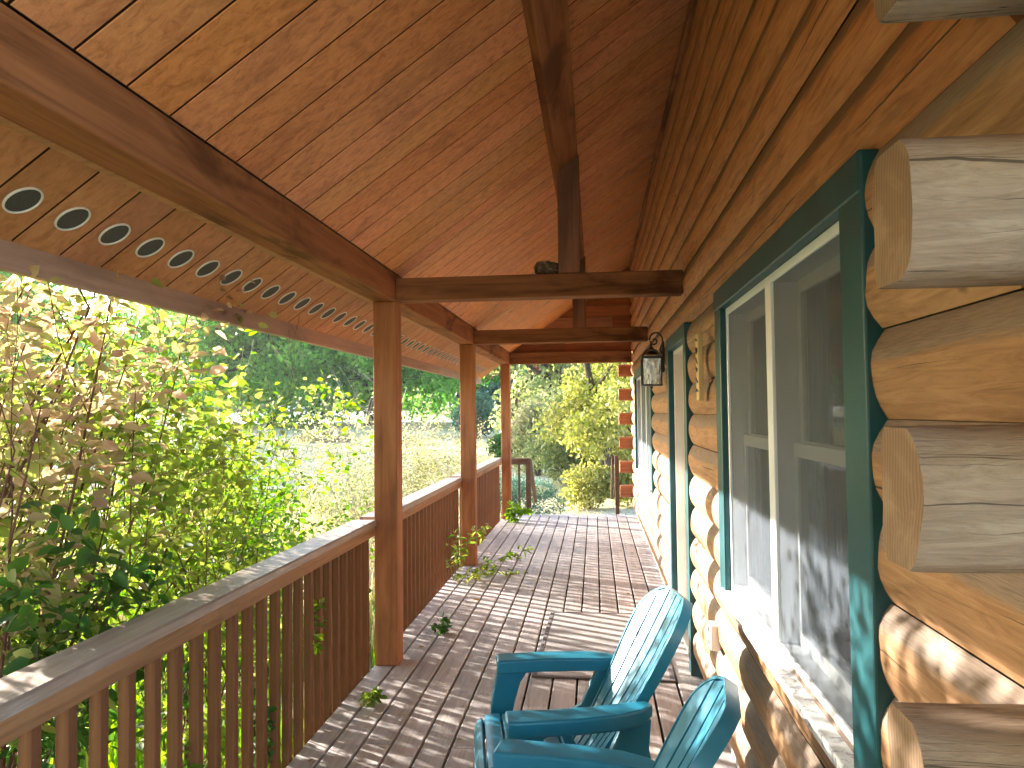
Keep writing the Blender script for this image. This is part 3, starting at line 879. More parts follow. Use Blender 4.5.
# stair rail at the far left, stair newel on the far right
t = empty('stair_railing', (-1.2, 12.5, 0), 'short dark stair railing beside the farthest porch post', 'railing')
b = MB(); b.box(-.17, .125, .0, .09, .87, .905); b.build('top_rail', M['rim'], t, bevel=.004)
b = MB(); b.box(-.17, .07, .03, .06, .80, .869); b.build('upper_rail', M['rim'], t, bevel=.004)
b = MB(); b.box(.07, .15, .0, .09, -.5, .869); b.build('newel_post', M['rim'], t, bevel=.005)
b = MB(); b.box(-.06, -.025, .02, .055, -.2, .80); b.build('baluster', M['rim'], t, bevel=.003)
b = MB(); b.prism([(.091, .89), (1.2, .15), (1.2, .05), (.091, .79)], 'x', .10, .16); b.build('handrail', M['rim'], t, bevel=.005)
t = empty('stair_newel', (.34, 12.55, 0), 'short brown stair newel post at the foot of the far log corner', 'post')
b = MB(); b.box(-.035, .03, 0, .08, -.5, .93); b.build('newel_post', M['rim'], t, bevel=.005)
b = MB(); b.prism([(.081, .93), (1.2, .2), (1.2, .1), (.081, .83)], 'x', -.085, -.04); b.build('handrail', M['rim'], t, bevel=.005)

# ---------------------------------------------------------------- doormat
mt = empty('doormat', (.04, 5.6, .003), 'flat grey brown woven mat on the deck before the door', 'mat', rz=R(-1.2))
b = MB(); b.box(-.41, .41, -.75, .75, 0, .008); b.build('mat_field', M['mat'], mt)
b = MB()
for x0, x1, y0, y1 in ((-.44, -.41, -.78, .78), (.41, .44, -.78, .78), (-.41, .41, -.78, -.75), (-.41, .41, .75, .78)): b.box(x0, x1, y0, y1, 0, .011)
b.build('mat_border', M['matborder'], mt, bevel=.003)

# ---------------------------------------------------------------- chairs
def chair(loc, rz, label):
    c = empty('adirondack_chair', loc, label, 'chair', 'teal plastic lawn chairs', rz)
    P = M['plastic']
    # seat: lateral slats on a curved line
    path = [(.50, .20), (.512, .28), (.495, .335), (.455, .362), (.39, .362), (.33, .345), (.27, .325), (.2, .305), (.14, .288), (.07, .272)]
    def along(s):
        d = 0
        for (x0, z0), (x1, z1) in zip(path, path[1:]):
            l = math.hypot(x1-x0, z1-z0)
            if d + l >= s: f = (s-d)/l; return (x0+(x1-x0)*f, z0+(z1-z0)*f), ((x1-x0)/l, (z1-z0)/l)
            d += l
        return path[-1], ((x1-x0)/l, (z1-z0)/l)
    tot = sum(math.hypot(b_[0]-a_[0], b_[1]-a_[1]) for a_, b_ in zip(path, path[1:]))
    b = MB(); ns = 7; w = tot / ns
    for i in range(ns):
        pr = []; bt = []
        for f in (0, .33, .67, 1):
            (x, z), (tx, tz_) = along(min(tot - 1e-4, w * i + .006 + (w - .012) * f))
            pr.append((x, z)); bt.append((x - tz_ * -.018 * -1, z + tx * .018 * 1))
        off = [(x + (-tz_) * 0, z) for (x, z) in pr]
        b.prism(pr + bt[::-1], 'y', -.252, .252)
    for s in (-1, 1):
        y0, y1 = (.225, .262) if s > 0 else (-.262, -.225)
        pts = [(x - .004, z - .02) for x, z in path] + [(x - .02, z - .062) for x, z in path[::-1][:-2]] + [(.46, .2)]
        b.prism(pts, 'y', y0, y1)
    b.build('seat', P, c, smooth=35, bevel=.005)
    # backrest: fan of slats with a rounded top
    B0 = Vector((.085, 0, .265)); B1 = Vector((-.315, 0, .905)); ax = (B1 - B0); Lb = ax.length; ax.normalize(); nb = Vector((ax.z, 0, -ax.x))   # nb: faces forward
    def hw(t):
        if t < .74: s = t / .74; return .155 + .095 * (s * s * (3 - 2 * s))
        s = (t - .74) / .26
        return .25 * math.sqrt(max(0, 1 - (s * .93) ** 2.3))
    b = MB(); S = 6; nt = 22
    for i in range(S):
        rows = []
        u0, u1 = -1 + 2 * i / S, -1 + 2 * (i + 1) / S
        tmax = 1.0
        ts = [j / nt for j in range(nt + 1)]
        vs = []
        for t in ts:
            base = .155 + .095 * min(1, t / .74) ** 2 * (3 - 2 * min(1, t / .74))
            h = hw(t)
            a0 = max(-h, min(h, u0 * base + .0068)); a1 = max(-h, min(h, u1 * base - .0068))
            if a1 < a0: a0 = a1 = (a0 + a1) / 2
            for a in (a0, a1):
                cur = .05 * (a / .27) ** 2 + .02 * math.sin(t * math.pi) * -1
                p = B0 + ax * (Lb * t) + nb * cur + Vector((0, a, 0))
                vs.append(p)
                vs.append(p - nb * .03)
        fs = []
        for j in range(nt):
            o_ = j * 4
            fs += [(o_, o_+2, o_+6, o_+4), (o_+1, o_+5, o_+7, o_+3), (o_, o_+4, o_+5, o_+1), (o_+2, o_+3, o_+7, o_+6)]
        fs += [(0, 1, 3, 2), (nt*4, nt*4+2, nt*4+3, nt*4+1)]
        b.add(vs, fs)
    # rim flange round the back and two hidden ribs
    rim = []
    for t in [j / 40 for j in range(41)]: rim.append((hw(t), t))
    ol = [(-h, t) for h, t in rim] + [(h, t) for h, t in rim[::-1]]
    vs = []
    for (a, t) in ol:
        cur = .05 * (a / .27) ** 2 - .02 * math.sin(t * math.pi)
        sgn = 1 if a > 0 else -1
        p = B0 + ax * (Lb * t) + nb * cur
        o1 = p + Vector((0, a, 0)) + nb * .003; o2 = p + Vector((0, a + sgn * .012, 0)) + nb * .003 + ax * (.006 if t > .8 else 0)
        vs += [o1, o2, o2 - nb * .042, o1 - nb * .042]
    fs = []
    for j in range(len(ol) - 1):
        for k in range(4): fs.append((j*4+k, j*4+(k+1) % 4, j*4+4+(k+1) % 4, j*4+4+k))
    fs += [(0, 1, 2, 3), tuple(len(vs) - 4 + k for k in (3, 2, 1, 0))]
    b.add(vs, fs)
    for t, hh in ((.12, .18), (.62, .25)):
        p = B0 + ax * (Lb * t) - nb * .02
        vs = []
        N = 9
        for k in range(N):
            a = -hh + 2*hh*k/(N-1); cur = .05 * (a/.27)**2 - .02*math.sin(t*math.pi)
            for (da, dn) in ((-.03, 0), (.03, 0), (.03, -.02), (-.03, -.02)):
                vs.append(p + nb * (cur + dn) + ax * da + Vector((0, a, 0)))
        fs = [(k*4+m_, k*4+(m_+1) % 4, k*4+4+(m_+1) % 4, k*4+4+m_) for k in range(N-1) for m_ in range(4)] + [(0, 1, 2, 3), (N*4-1, N*4-2, N*4-3, N*4-4)]
        b.add(vs, fs)
    b.build('backrest', P, c, smooth=35)
    for s in (-1, 1):
        # armrest: broad board tapering to the back, with a deep lip
        b = MB()
        top = [(.405, .275), (.405, .385), (.36, .393), (.15, .39), (.0, .372), (-.09, .335), (-.14, .285), (-.12, .245), (-.05, .25), (.08, .272), (.22, .282), (.37, .274)]
        pts = [(x, s * y) for x, y in top]
        zt = lambda x: .572 - .012 * (x - .4)
        n = len(pts)
        vs = [(x, y, zt(x)) for x, y in pts] + [(x * .995, y, zt(x) - .058 + (.012 if x < -.1 else 0)) for x, y in pts]
        b.add(vs, [tuple(range(n)), tuple(range(2*n-1, n-1, -1))] + [(i, (i+1) % n, n+(i+1) % n, n+i) for i in range(n)])
        b.build('armrest', P, c, smooth=35, bevel=.009, seg=3)
        b = MB()
        leg = [(.40, .53), (.425, .40), (.445, .25), (.462, .0), (.375, .0), (.352, .25), (.325, .38), (.30, .46), (.27, .505), (.22, .53)]
        y0, y1 = sorted((s * .325, s * .378))
        b.prism(leg, 'y', y0, y1); b.build('leg', P, c, smooth=35, bevel=.008, seg=3)
        b = MB()
        leg = [(.20, .285), (.04, .38), (-.03, .53), (-.13, .53), (-.12, .42), (-.145, .30), (-.22, .15), (-.30, .0), (-.215, .0), (-.14, .12), (-.06, .2), (.06, .225), (.20, .235)]
        y0, y1 = sorted((s * .262, s * .30))
        b.prism(leg, 'y', y0, y1); b.build('leg', P, c, smooth=35, bevel=.008, seg=3)
        b = MB()   # lower side rail joining front leg and seat
        y0, y1 = sorted((s * .255, s * .345))
        b.prism([(.44, .30), (.44, .22), (.36, .22), (.34, .30)], 'y', y0, y1); b.build('side_rail', P, c, smooth=35, bevel=.006)
    return c
RZ = math.pi + R(8)
def chair_at(armx, army, rz, label):
    d_ = Vector((math.cos(rz), math.sin(rz)))
    p = Vector((armx, army)) - d_ * .40
    return chair((p.x, p.y, .001), rz, label)
chair_at(-.385, 3.08, math.pi + R(10), 'teal plastic lawn chair seen whole, the farther of the pair')
chair_at(-.375, 2.19, math.pi - R(8), 'teal plastic lawn chair cut by the photo bottom, the nearer of the pair')

# ---------------------------------------------------------------- lantern, plaque, outlet
ln = empty('wall_lantern', (.565, 6.30, 2.05), 'black iron wall lantern with scroll arm beside the door', 'lantern')
b = MB(); b.box(-.02, .0, -.035, .035, -.09, .16); b.build('backplate', M['black'], ln, bevel=.006)
cx = -.105
b = MB(); pts = []
for i in range(15): 
    a = R(-20 + 200 * i / 14); pts.append((cx/2 - .012 - .052 * -math.cos(a), 0, .17 + .062 * math.sin(a)))
pts = [(-.02, 0, .06), (-.035, 0, .09)] + pts
sp = []
for i in range(16):
    a = R(180 + 380 * i / 15); r = .034 * (1 - i / 19); sp.append((-.112 + .034 - r * .0 + r * math.cos(a), 0, .165 + r * math.sin(a) - .0))
b.tube(pts, .007, 8); b.tube(sp, .006, 8)
b.tube([(cx, 0, .165), (cx, 0, .115)], .006, 8)
b.build('scroll_arm', M['black'], ln, smooth=50)
b = MB(); b.lathe([(.004, .14), (.012, .128), (.008, .118), (.018, .112), (.022, .10), (.01, .095)], (cx, 0, 0), 14)
for k in range(4):
    a = R(45 + 90 * k)
    b.tube([(cx + .01*math.cos(a), .01*math.sin(a), .10), (cx + .06*math.cos(a), .06*math.sin(a), .085), (cx + .092*math.cos(a), .092*math.sin(a), .055), (cx + .1*math.cos(a), .1*math.sin(a), .03)], .005, 6)
b.lathe([(.06, .055), (.05, .07), (.03, .083), (.012, .09)], (cx, 0, 0), 14)
b.build('lantern_roof', M['black'], ln, smooth=50)
b = MB(); h = .074
b.box(cx-h-.008, cx+h+.008, -h-.008, h+.008, .02, .04); b.box(cx-h-.008, cx+h+.008, -h-.008, h+.008, -.2, -.186)
for sx in (-1, 1):
    for sy in (-1, 1): b.box(cx+sx*h-.006, cx+sx*h+.006, sy*h-.006, sy*h+.006, -.186, .02)
b.lathe([(.004, -.225), (.012, -.215), (.008, -.2)], (cx, 0, 0), 10)
b.build('lantern_frame', M['black'], ln)
b = MB()
for s in (-1, 1):
    b.add([(cx+s*h, -h+.006, -.186), (cx+s*h, h-.006, -.186), (cx+s*h, h-.006, .02), (cx+s*h, -h+.006, .02)], [(0, 1, 2, 3)])
    b.add([(cx-h+.006, s*h, -.186), (cx+h-.006, s*h, -.186), (cx+h-.006, s*h, .02), (cx-h+.006, s*h, .02)], [(0, 1, 2, 3)])
def mat_lglass():
    t = NT('seeded_lantern_glass'); p = t.co()
    n = t.noise(p, 30, 3)
    g = t.n('ShaderNodeBsdfGlossy'); g.inputs['Roughness'].default_value = .05; t.set(g.inputs['Normal'], t.bump(n, .4, .01))
    tr = t.n('ShaderNodeBsdfTransparent'); tr.inputs[0].default_value = (.9, .9, .88, 1)
    df = t.n('ShaderNodeBsdfTranslucent'); df.inputs[0].default_value = (.8, .8, .78, 1)
    m1 = t.n('ShaderNodeMixShader'); m1.inputs[0].default_value = .35; t.set(m1.inputs[1], tr); t.set(m1.inputs[2], df)
    m2 = t.n('ShaderNodeMixShader'); m2.inputs[0].default_value = .25; t.set(m2.inputs[1], m1); t.set(m2.inputs[2], g)
    return t.done(m2)
b.build('lantern_glass', mat_lglass(), ln)
b = MB(); b.lathe([(.014, -.186), (.014, -.1), (.02, -.09), (.024, -.06), (.016, -.03), (.004, -.02)], (cx, 0, 0), 12); b.build('bulb', M['white'], ln, smooth=60)

pl = empty('wood_plaque', (.552, 4.0, 1.865), 'narrow pale yellow carved wooden plaque hung between door and near window', 'plaque')
yl = wood('pale_plaque', (.66, .55, .3), (.58, .46, .23), (.45, .33, .15), 'z', .55, .05, .3, 1.2, .3)
b = MB(); b.prism([(-.045, -.165), (.045, -.165), (.05, -.08), (.043, .0), (.05, .09), (.045, .175), (-.045, .175), (-.049, .05), (-.043, -.06)], 'x', -.03, -.006); b.build('plaque_board', yl, pl, bevel=.004)
b = MB(); rr = random.Random(11)
for i in range(6):
    z = .14 - i * .05; pts = []
    for j in range(5): pts.append((-.031, -.026 + .013 * j + rr.uniform(-.008, .008), z + rr.uniform(-.017, .017)))
    b.tube(pts, .0035, 5)
b.build('carving', M['black'], pl)

ou = empty('wall_outlet', (.568, 3.84, .5625), 'white outdoor outlet cover low on the logs beneath the near window', 'outlet')
b = MB(); b.box(-.035, .01, -.05, .05, -.06, .06); b.build('cover', M['white'], ou, bevel=.008)
for z in (.0285, -.0285):
    b = MB(); b.box(-.038, -.0355, -.02, .02, z - .0135, z + .0135); b.build('socket', M['black'], ou, bevel=.002)

# ---------------------------------------------------------------- plants
def leaf_arrays(P, D, size, asp=.55, droop=.3, flat=0.0, rng=RNG):
    """six-sided folded leaves; P (N,3) bases, D (N,3) directions, size (N,)"""
    N = len(P)
    D = D / (np.linalg.norm(D, axis=1, keepdims=True) + 1e-9)
    up_ = rng.normal(size=(N, 3)) * .55 + np.array([0, 0, 1.0])
    S = np.cross(D, up_); S /= (np.linalg.norm(S, axis=1, keepdims=True) + 1e-9)
    Nn = np.cross(S, D)
    s = size[:, None]
    w = s * asp * .5
    fold = (rng.uniform(.1, .45, N))[:, None] * w
    dr = (rng.uniform(0, droop, N))[:, None] * s
    b = P
    l1 = P + D*s*.28 + S*w*.9 + Nn*fold*.9; r1 = P + D*s*.28 - S*w*.9 + Nn*fold*.9
    l2 = P + D*s*.66 + S*w*.8 + Nn*fold*.8 - Nn*dr*.4; r2 = P + D*s*.66 - S*w*.8 + Nn*fold*.8 - Nn*dr*.4
    t = P + D*s - Nn*dr
    V = np.stack([b, r1, r2, t, l2, l1], 1).reshape(-1, 3)
    base = np.arange(N)[:, None] * 6
    F = np.concatenate([base + np.array([[0, 1, 2, 3]]), base + np.array([[0, 3, 4, 5]])], 0)
    return V, F

def quad_leaves(P, size, rng=RNG, up=.5, asp=.7):
    N = len(P)
    A = rng.normal(size=(N, 3)); A /= np.linalg.norm(A, axis=1, keepdims=True)
    B = rng.normal(size=(N, 3)); B[:, 2] -= up; B -= (B * A).sum(1, keepdims=True) * A; B /= np.linalg.norm(B, axis=1, keepdims=True)
    s = size[:, None] * .5
    C = np.cross(A, B)
    V = np.stack([P - A*s*1.15, P - B*s*asp + C*s*.2, P + A*s*1.15, P + B*s*asp + C*s*.2], 1).reshape(-1, 3)
    F = np.arange(N)[:, None] * 4 + np.array([[0, 1, 2, 3]])
    return V, F

class Plant:
    """stems + leaf positions gathered while growing"""
    def __init__(s, seed, lim=None): s.lim = lim; s.b = MB(); s.P = []; s.D = []; s.S = []; s.r = random.Random(seed); s.rng = np.random.default_rng(seed)
    def stem(s, p, d, length, r0, seg=8, wander=.12, up=0., droop=0., leaves=None, branch=None, depth=0, sides=5):
        p = Vector(p); d = Vector(d).normalized(); pts = [p.copy()]; rad = [r0]
        R_ = s.r
        for i in range(seg):
            d = d + Vector((R_.gauss(0, wander), R_.gauss(0, wander), R_.gauss(0, wander) + up - droop * (i / seg)))
            lim = s.lim
            if lim is not None and p.x + d.x * length / seg * 2 > lim: d.x = -abs(d.x) * .6 - .05
            d.normalize()
            p = p + d * (length / seg); pts.append(p.copy()); f = (i + 1) / seg
            rad.append(max(.0012, r0 * (1 - .8 * f)))
            if branch and f > branch[0] and R_.random() < branch[1]:
                n, ln_, rr_ = branch[2], branch[3], branch[4]
                side = Vector((R_.gauss(0, 1), R_.gauss(0, 1), R_.gauss(.25, .5))).normalized()
                nd = (d * .9 + side * .75).normalized()
                s.stem(p, nd, length * ln_ * R_.uniform(.7, 1.2), rad[-1] * rr_, max(4, seg - 2), wander * 1.2, up, droop, leaves, (branch[0] * .6, branch[1] * .75, n - 1, ln_, rr_) if n > 1 else None, depth + 1, 4)
            if leaves and f > leaves[0]:
                for _ in range(leaves[1]):
                    if R_.random() < leaves[4]:
                        side = Vector((R_.gauss(0, 1), R_.gauss(0, 1), R_.gauss(.0, .6))).normalized()
                        s.P.append(p + side * R_.uniform(0, leaves[3]) - d * (length/seg) * R_.random()); s.D.append(d * .35 + side + Vector((0, 0, -.25))); s.S.append(leaves[2] * R_.uniform(.55, 1.25))
        s.b.tube(pts, rad, sides)
    def finish(s, t, leafm, stemm, asp=.6, droop=.35, leafname='leaves', prune=False):
        o = Vector(t.location)
        if s.b.v:
            s.b.v = [tuple(Vector(v) - o) for v in s.b.v]
            s.b.build('stems', stemm, t, smooth=60)
        if s.lim is not None:
            k_ = [i for i, q in enumerate(s.P) if q[0] < s.lim + .03]
            s.P = [s.P[i] for i in k_]; s.D = [s.D[i] for i in k_]; s.S = [s.S[i] for i in k_]
        if prune:
            k_ = [i for i, q in enumerate(s.P) if q[2] < 1.3 or q[1] < 4.75 - .95 * (q[2] - 1.3)]
            s.P = [s.P[i] for i in k_]; s.D = [s.D[i] for i in k_]; s.S = [s.S[i] for i in k_]
        if s.P:
            P = np.array([tuple(q) for q in s.P]) - np.array(tuple(o)); D = np.array([tuple(q) for q in s.D]); S = np.array(s.S)
            V, F = leaf_arrays(P, D, S, asp, droop, rng=s.rng)
            fastmesh(leafname, V, F, leafm, t)

def shrub(name, base, label, leafm, stemm, n, length, lean=(0, 0, 0), spread=.35, leaf=(.25, 4, .06, .06, .8), branch=(.2, .35, 2, .45, .6), r0=.012, seed=1, wander=.08, up=.02, droop=.05, asp=.62, foot=.25, cat='shrub', group='shrubs outside the railing', seg=10):
    base = Vector((base[0], base[1], tz(base[0], base[1]) - .03))
    t = empty(name, base, label, cat, group)
    p = Plant(seed, -1.72)
    for i in range(n):
        a = p.r.uniform(0, 6.28); q = p.r.random()
        d = Vector((math.cos(a) * spread * q + lean[0], math.sin(a) * spread * q + lean[1], 1 + lean[2]))
        st = base + Vector((math.cos(a) * foot * q, math.sin(a) * foot * q, 0))
        p.stem(st, d, length * p.r.uniform(.75, 1.1), r0 * p.r.uniform(.7, 1.2), seg, wander, up, droop, leaf, branch)
    p.finish(t, leafm, stemm, asp, prune=base.y < 5)
    return t
# left foreground
shrub('leafy_shrub', (-3.0, 4.0), 'tall pink tinged shrub at the left edge with dark upright stems', L['pink'], M['redbark'], 13, 3.1, (.0, -.02, 0), .2, (.36, 4, .06, .1, .75), (.35, .5, 2, .35, .6), .011, 21, .06)
shrub('leafy_shrub', (-2.5, 2.55), 'arching yellow leaved shrub whose many stems lean along the near railing', L['yellow'], M['redbark'], 24, 2.35, (-.03, .36, 0), .3, (.4, 4, .064, .1, .75), (.4, .5, 2, .38, .6), .011, 33, .055, .0, .02)
shrub('leafy_shrub', (-2.75, 5.6), 'lush bright green shrub behind the near railing', L['fresh'], M['greenstem'], 18, 1.75, (-.1, .1, 0), .6, (.25, 4, .055, .1, .75), (.2, .5, 2, .45, .6), .009, 41)
shrub('leafy_shrub', (-3.7, 6.4), 'rounded lime green shrub standing behind the lush green one', L['fresh'], M['greenstem'], 12, 1.45, (0, 0, 0), .6, (.2, 3, .07, .12, .85), (.2, .5, 2, .45, .6), .009, 43)
shrub('leafy_shrub', (-2.25, 4.1), 'airy lime coloured bush pressed against the near balusters', L['yellow'], M['redbark'], 20, 2.3, (0, .1, 0), .40, (.25, 4, .058, .09, .8), (.15, .5, 2, .45, .6), .007, 47)
shrub('leafy_shrub', (-2.15, 2.75), 'dark leaved low bush in the shade below the railing cap', L['dark'], M['greenstem'], 8, 1.4, (0, 0, 0), .6, (.3, 4, .075, .08, .8), (.2, .4, 2, .45, .6), .008, 53)
shrub('sapling', (-2.95, 7.3), 'slender yellow green sapling rising highest before the maples', L['fresh'], M['greenstem'], 2, 2.5, (0, 0, 0), .04, (.3, 4, .07, .06, .9), (.3, .3, 1, .1, .5), .01, 61, .03, asp=.75, cat='sapling', group=None)
shrub('sapling', (-3.35, 6.9), 'bushy yellow green sapling left of the slender one', L['yellow'], M['greenstem'], 4, 2.15, (0, 0, 0), .14, (.3, 4, .07, .1, .85), (.3, .5, 1, .22, .5), .01, 67, .03, asp=.7, cat='sapling', group=None)
TW = ((.25, 4, .042, .06, .7), (.25, .6, 1, .35, .6))
shrub('twiggy_bush', (-2.75, 9.0), 'pale twiggy grey bush right behind the nearest post', L['grey'], M['palebark'], 42, 1.95, (0, 0, 0), .4, *TW, .0045, 71, .08)
shrub('twiggy_bush', (-3.15, 10.3), 'pale twiggy bush with sparse dry leaves before the drive', L['grey'], M['palebark'], 42, 1.9, (0, 0, 0), .5, *TW, .0045, 73, .08)
shrub('twiggy_bush', (-2.55, 11.0), 'pale feathery bush seen just right of the nearest post', L['grey'], M['palebark'], 42, 1.75, (0, 0, 0), .4, *TW, .0045, 79, .08)
shrub('twiggy_bush', (-2.6, 13.2), 'pale feathery bush just left of the middle post', L['straw'], M['palebark'], 42, 1.65, (0, 0, 0), .4, *TW, .0045, 81, .08)
shrub('leafy_shrub', (-4.8, 8.2), 'broad sunlit green shrub farther out on the lawn', L['fresh'], M['greenstem'], 11, 1.5, (0, 0, 0), .7, (.2, 3, .075, .12, .9), (.2, .5, 2, .45, .6), .009, 89)
shrub('bare_sapling', (-3.55, 11.6), 'bare pale sapling beside the nearest post without leaves', L['grey'], M['palebark'], 3, 3.0, (0, 0, 0), .08, None, (.3, .4, 2, .35, .6), .012, 97, .05, cat='sapling', group=None)

shrub('leafy_shrub', (-3.1, .3), 'unseen tall dark leaved shrub added behind the viewer to block skylight', L['dark'], M['redbark'], 16, 3.6, (0, -.1, 0), .5, (.2, 6, .12, .14, .95), (.25, .5, 2, .45, .6), .014, 103)  # added out of view to cut skylight on the balusters
shrub('leafy_shrub', (-2.9, -2.2), 'second unseen tall dark leaved shrub added behind the viewer to block skylight', L['dark'], M['redbark'], 16, 3.8, (0, -.1, 0), .5, (.2, 6, .12, .14, .95), (.25, .5, 2, .45, .6), .014, 107)  # another unseen blocker for skylight from behind the camera
shrub('leafy_shrub', (-2.55, 2.8), 'tall pink tinged shrub added mostly out of view to block sun', L['pink'], M['redbark'], 18, 3.1, (0, -.02, 0), .13, (.5, 7, .07, .18, .95), (.3, .5, 2, .4, .6), .013, 109)  # added nearly out of frame, keeps sun off near logs and chair
# vines and weeds on the porch
def sprig(name, base, label, leafm, stems, leaf, cat='weed', asp=.6, seed=0, group='weeds growing through the porch'):
    t = empty(name, base, label, cat, group)
    p = Plant(seed)
    for (d, ln_, r) in stems:
        p.stem(base, d, ln_, r, 9, .12, .0, .06, leaf, (.3, .35, 1, .3, .6))
    p.finish(t, leafm, M['greenstem'], asp, .3)
    return t
sprig('climbing_weed', (-1.42, 7.6, -.02), 'yellowing weed climbing beside the middle post', L['yellow'], [((.05, .02, 1), .95, .005), ((.25, -.1, .9), .6, .005), ((.6, .1, .45), .7, .005), ((.9, .25, .2), .65, .004), ((.5, -.5, .3), .45, .004)], (.2, 3, .07, .03, .9), asp=.5, seed=5)
sprig('deck_weed', (-1.33, 4.30, .0), 'small yellow green weed in the deck gap before the nearest post', L['yellow'], [((.3, -.2, .5), .12, .0025), ((.1, .4, .4), .1, .0025), ((.6, .2, .3), .1, .0025)], (.3, 2, .042, .02, .9), seed=7)
sprig('deck_weed', (-1.18, 5.75, .0), 'small dark green weed on the deck behind the nearest post', L['dark'], [((-.3, .2, .5), .1, .002), ((.3, -.2, .4), .1, .002)], (.3, 2, .05, .02, .9), seed=9)
sprig('deck_weed', (-1.28, 11.6, .0), 'leafy green weed at the foot of the farthest post', L['fresh'], [((.4, -.2, .6), .35, .004), ((.1, .2, .9), .3, .004), ((.7, -.3, .3), .35, .004)], (.2, 3, .09, .03, .9), seed=11)
sprig('rail_vine', (-1.55, 3.35, .0), 'green vine with broad leaves poking through the near balusters', L['dark'], [((.3, .2, .8), .3, .003), ((.25, .5, .5), .28, .003)], (.2, 3, .055, .03, .9), cat='vine', seed=13, group='vines on the near railing')
sprig('rail_vine', (-1.55, 2.6, .1), 'pale vine leaves hanging among the nearest balusters', L['fresh'], [((.2, .1, .9), .3, .003), ((.15, .4, .3), .3, .003)], (.2, 2, .06, .03, .9), cat='vine', seed=15, group='vines on the near railing')
sprig('rail_vine', (-1.52, 3.95, .55), 'small vine sprig high under the near rail cap', L['fresh'], [((.2, .1, .3), .14, .002), ((.15, .4, -.1), .14, .002), ((.2, -.1, -.6), .12, .002)], (.3, 2, .045, .02, .9), cat='vine', seed=17, group='vines on the near railing')

# fallen leaves on the deck
rr = random.Random(23); proto = None
for i in range(26):
    x = rr.uniform(-1.4, .55); y = rr.uniform(2.6, 11.5)
    if rr.random() < .5: x = rr.uniform(-1.42, -1.0)
    if proto is None:
        V, F = leaf_arrays(np.array([[0, 0, .004]]), np.array([[1., 0, .05]]), np.array([.055]), .6, .2)
        o = fastmesh('fallen_leaf', V, F, L['dead']); proto = o
    else:
        o = proto.copy(); link(o)
    o.location = (x, y, .004); s = rr.uniform(.5, 1.1); o.scale = (s, s, s); o.rotation_euler = (rr.uniform(-.2, .2), rr.uniform(-.2, .1), rr.uniform(0, 6.28))
    tag(o, 'tiny dry leaf lying on the deck planks', 'leaf', 'fallen leaves on the deck')

# tall dry grass and weeds on the lawn near the porch
def grass(name, label, N, region, hmin, hmax, mat, seed, w=.006):
    rng = np.random.default_rng(seed)
    X = rng.uniform(region[0], region[1], N); Y = rng.uniform(region[2], region[3], N)
    nz = np.array([noise.noise(Vector((x * .8, y * .8, seed))) for x, y in zip(X, Y)])
    keep = nz > rng.uniform(-.6, .25, N); X, Y, nz = X[keep], Y[keep], nz[keep]; N = len(X)
    Z = np.array([tz(x, y) for x, y in zip(X, Y)]) - .02
    H = rng.uniform(hmin, hmax, N) * (.7 + .6 * np.clip(nz + .3, 0, 1))
    a = rng.uniform(0, 6.28, N); ln_ = rng.uniform(.05, .4, N) * H
    dx, dy = np.cos(a), np.sin(a)
    B = np.stack([X, Y, Z], 1); Mid = B + np.stack([dx*ln_*.35, dy*ln_*.35, H*.6], 1); T = B + np.stack([dx*ln_, dy*ln_, H], 1)
    pw = np.stack([-dy, dx, np.zeros(N)], 1) * (w * (1 + Y[:, None] / 25))
    V = np.stack([B - pw, B + pw, Mid + pw*.8, Mid - pw*.8, T + pw*.15, T - pw*.15], 1).reshape(-1, 3)
    b = np.arange(N)[:, None] * 6
    F = np.concatenate([b + np.array([[0, 1, 2, 3]]), b + np.array([[3, 2, 4, 5]])], 0)
    o = fastmesh(name, V, F, mat); return tag(o, label, 'grass', kind='stuff')
grass('tall_grass', 'tall pale dry grass along the outside of the porch', 24000, (-9, -1.75, 6.5, 17), .2, .5, L['straw'], 3)
grass('lawn_grass', 'short dry lawn grass beyond the deck', 46000, (-16, 7, 12, 42), .04, .12, L['straw'], 5, .008)
grass('low_weeds', 'green weeds covering the ground under the shrubs', 14000, (-6, -1.6, .8, 8), .15, .5, L['fresh'], 9, .012)

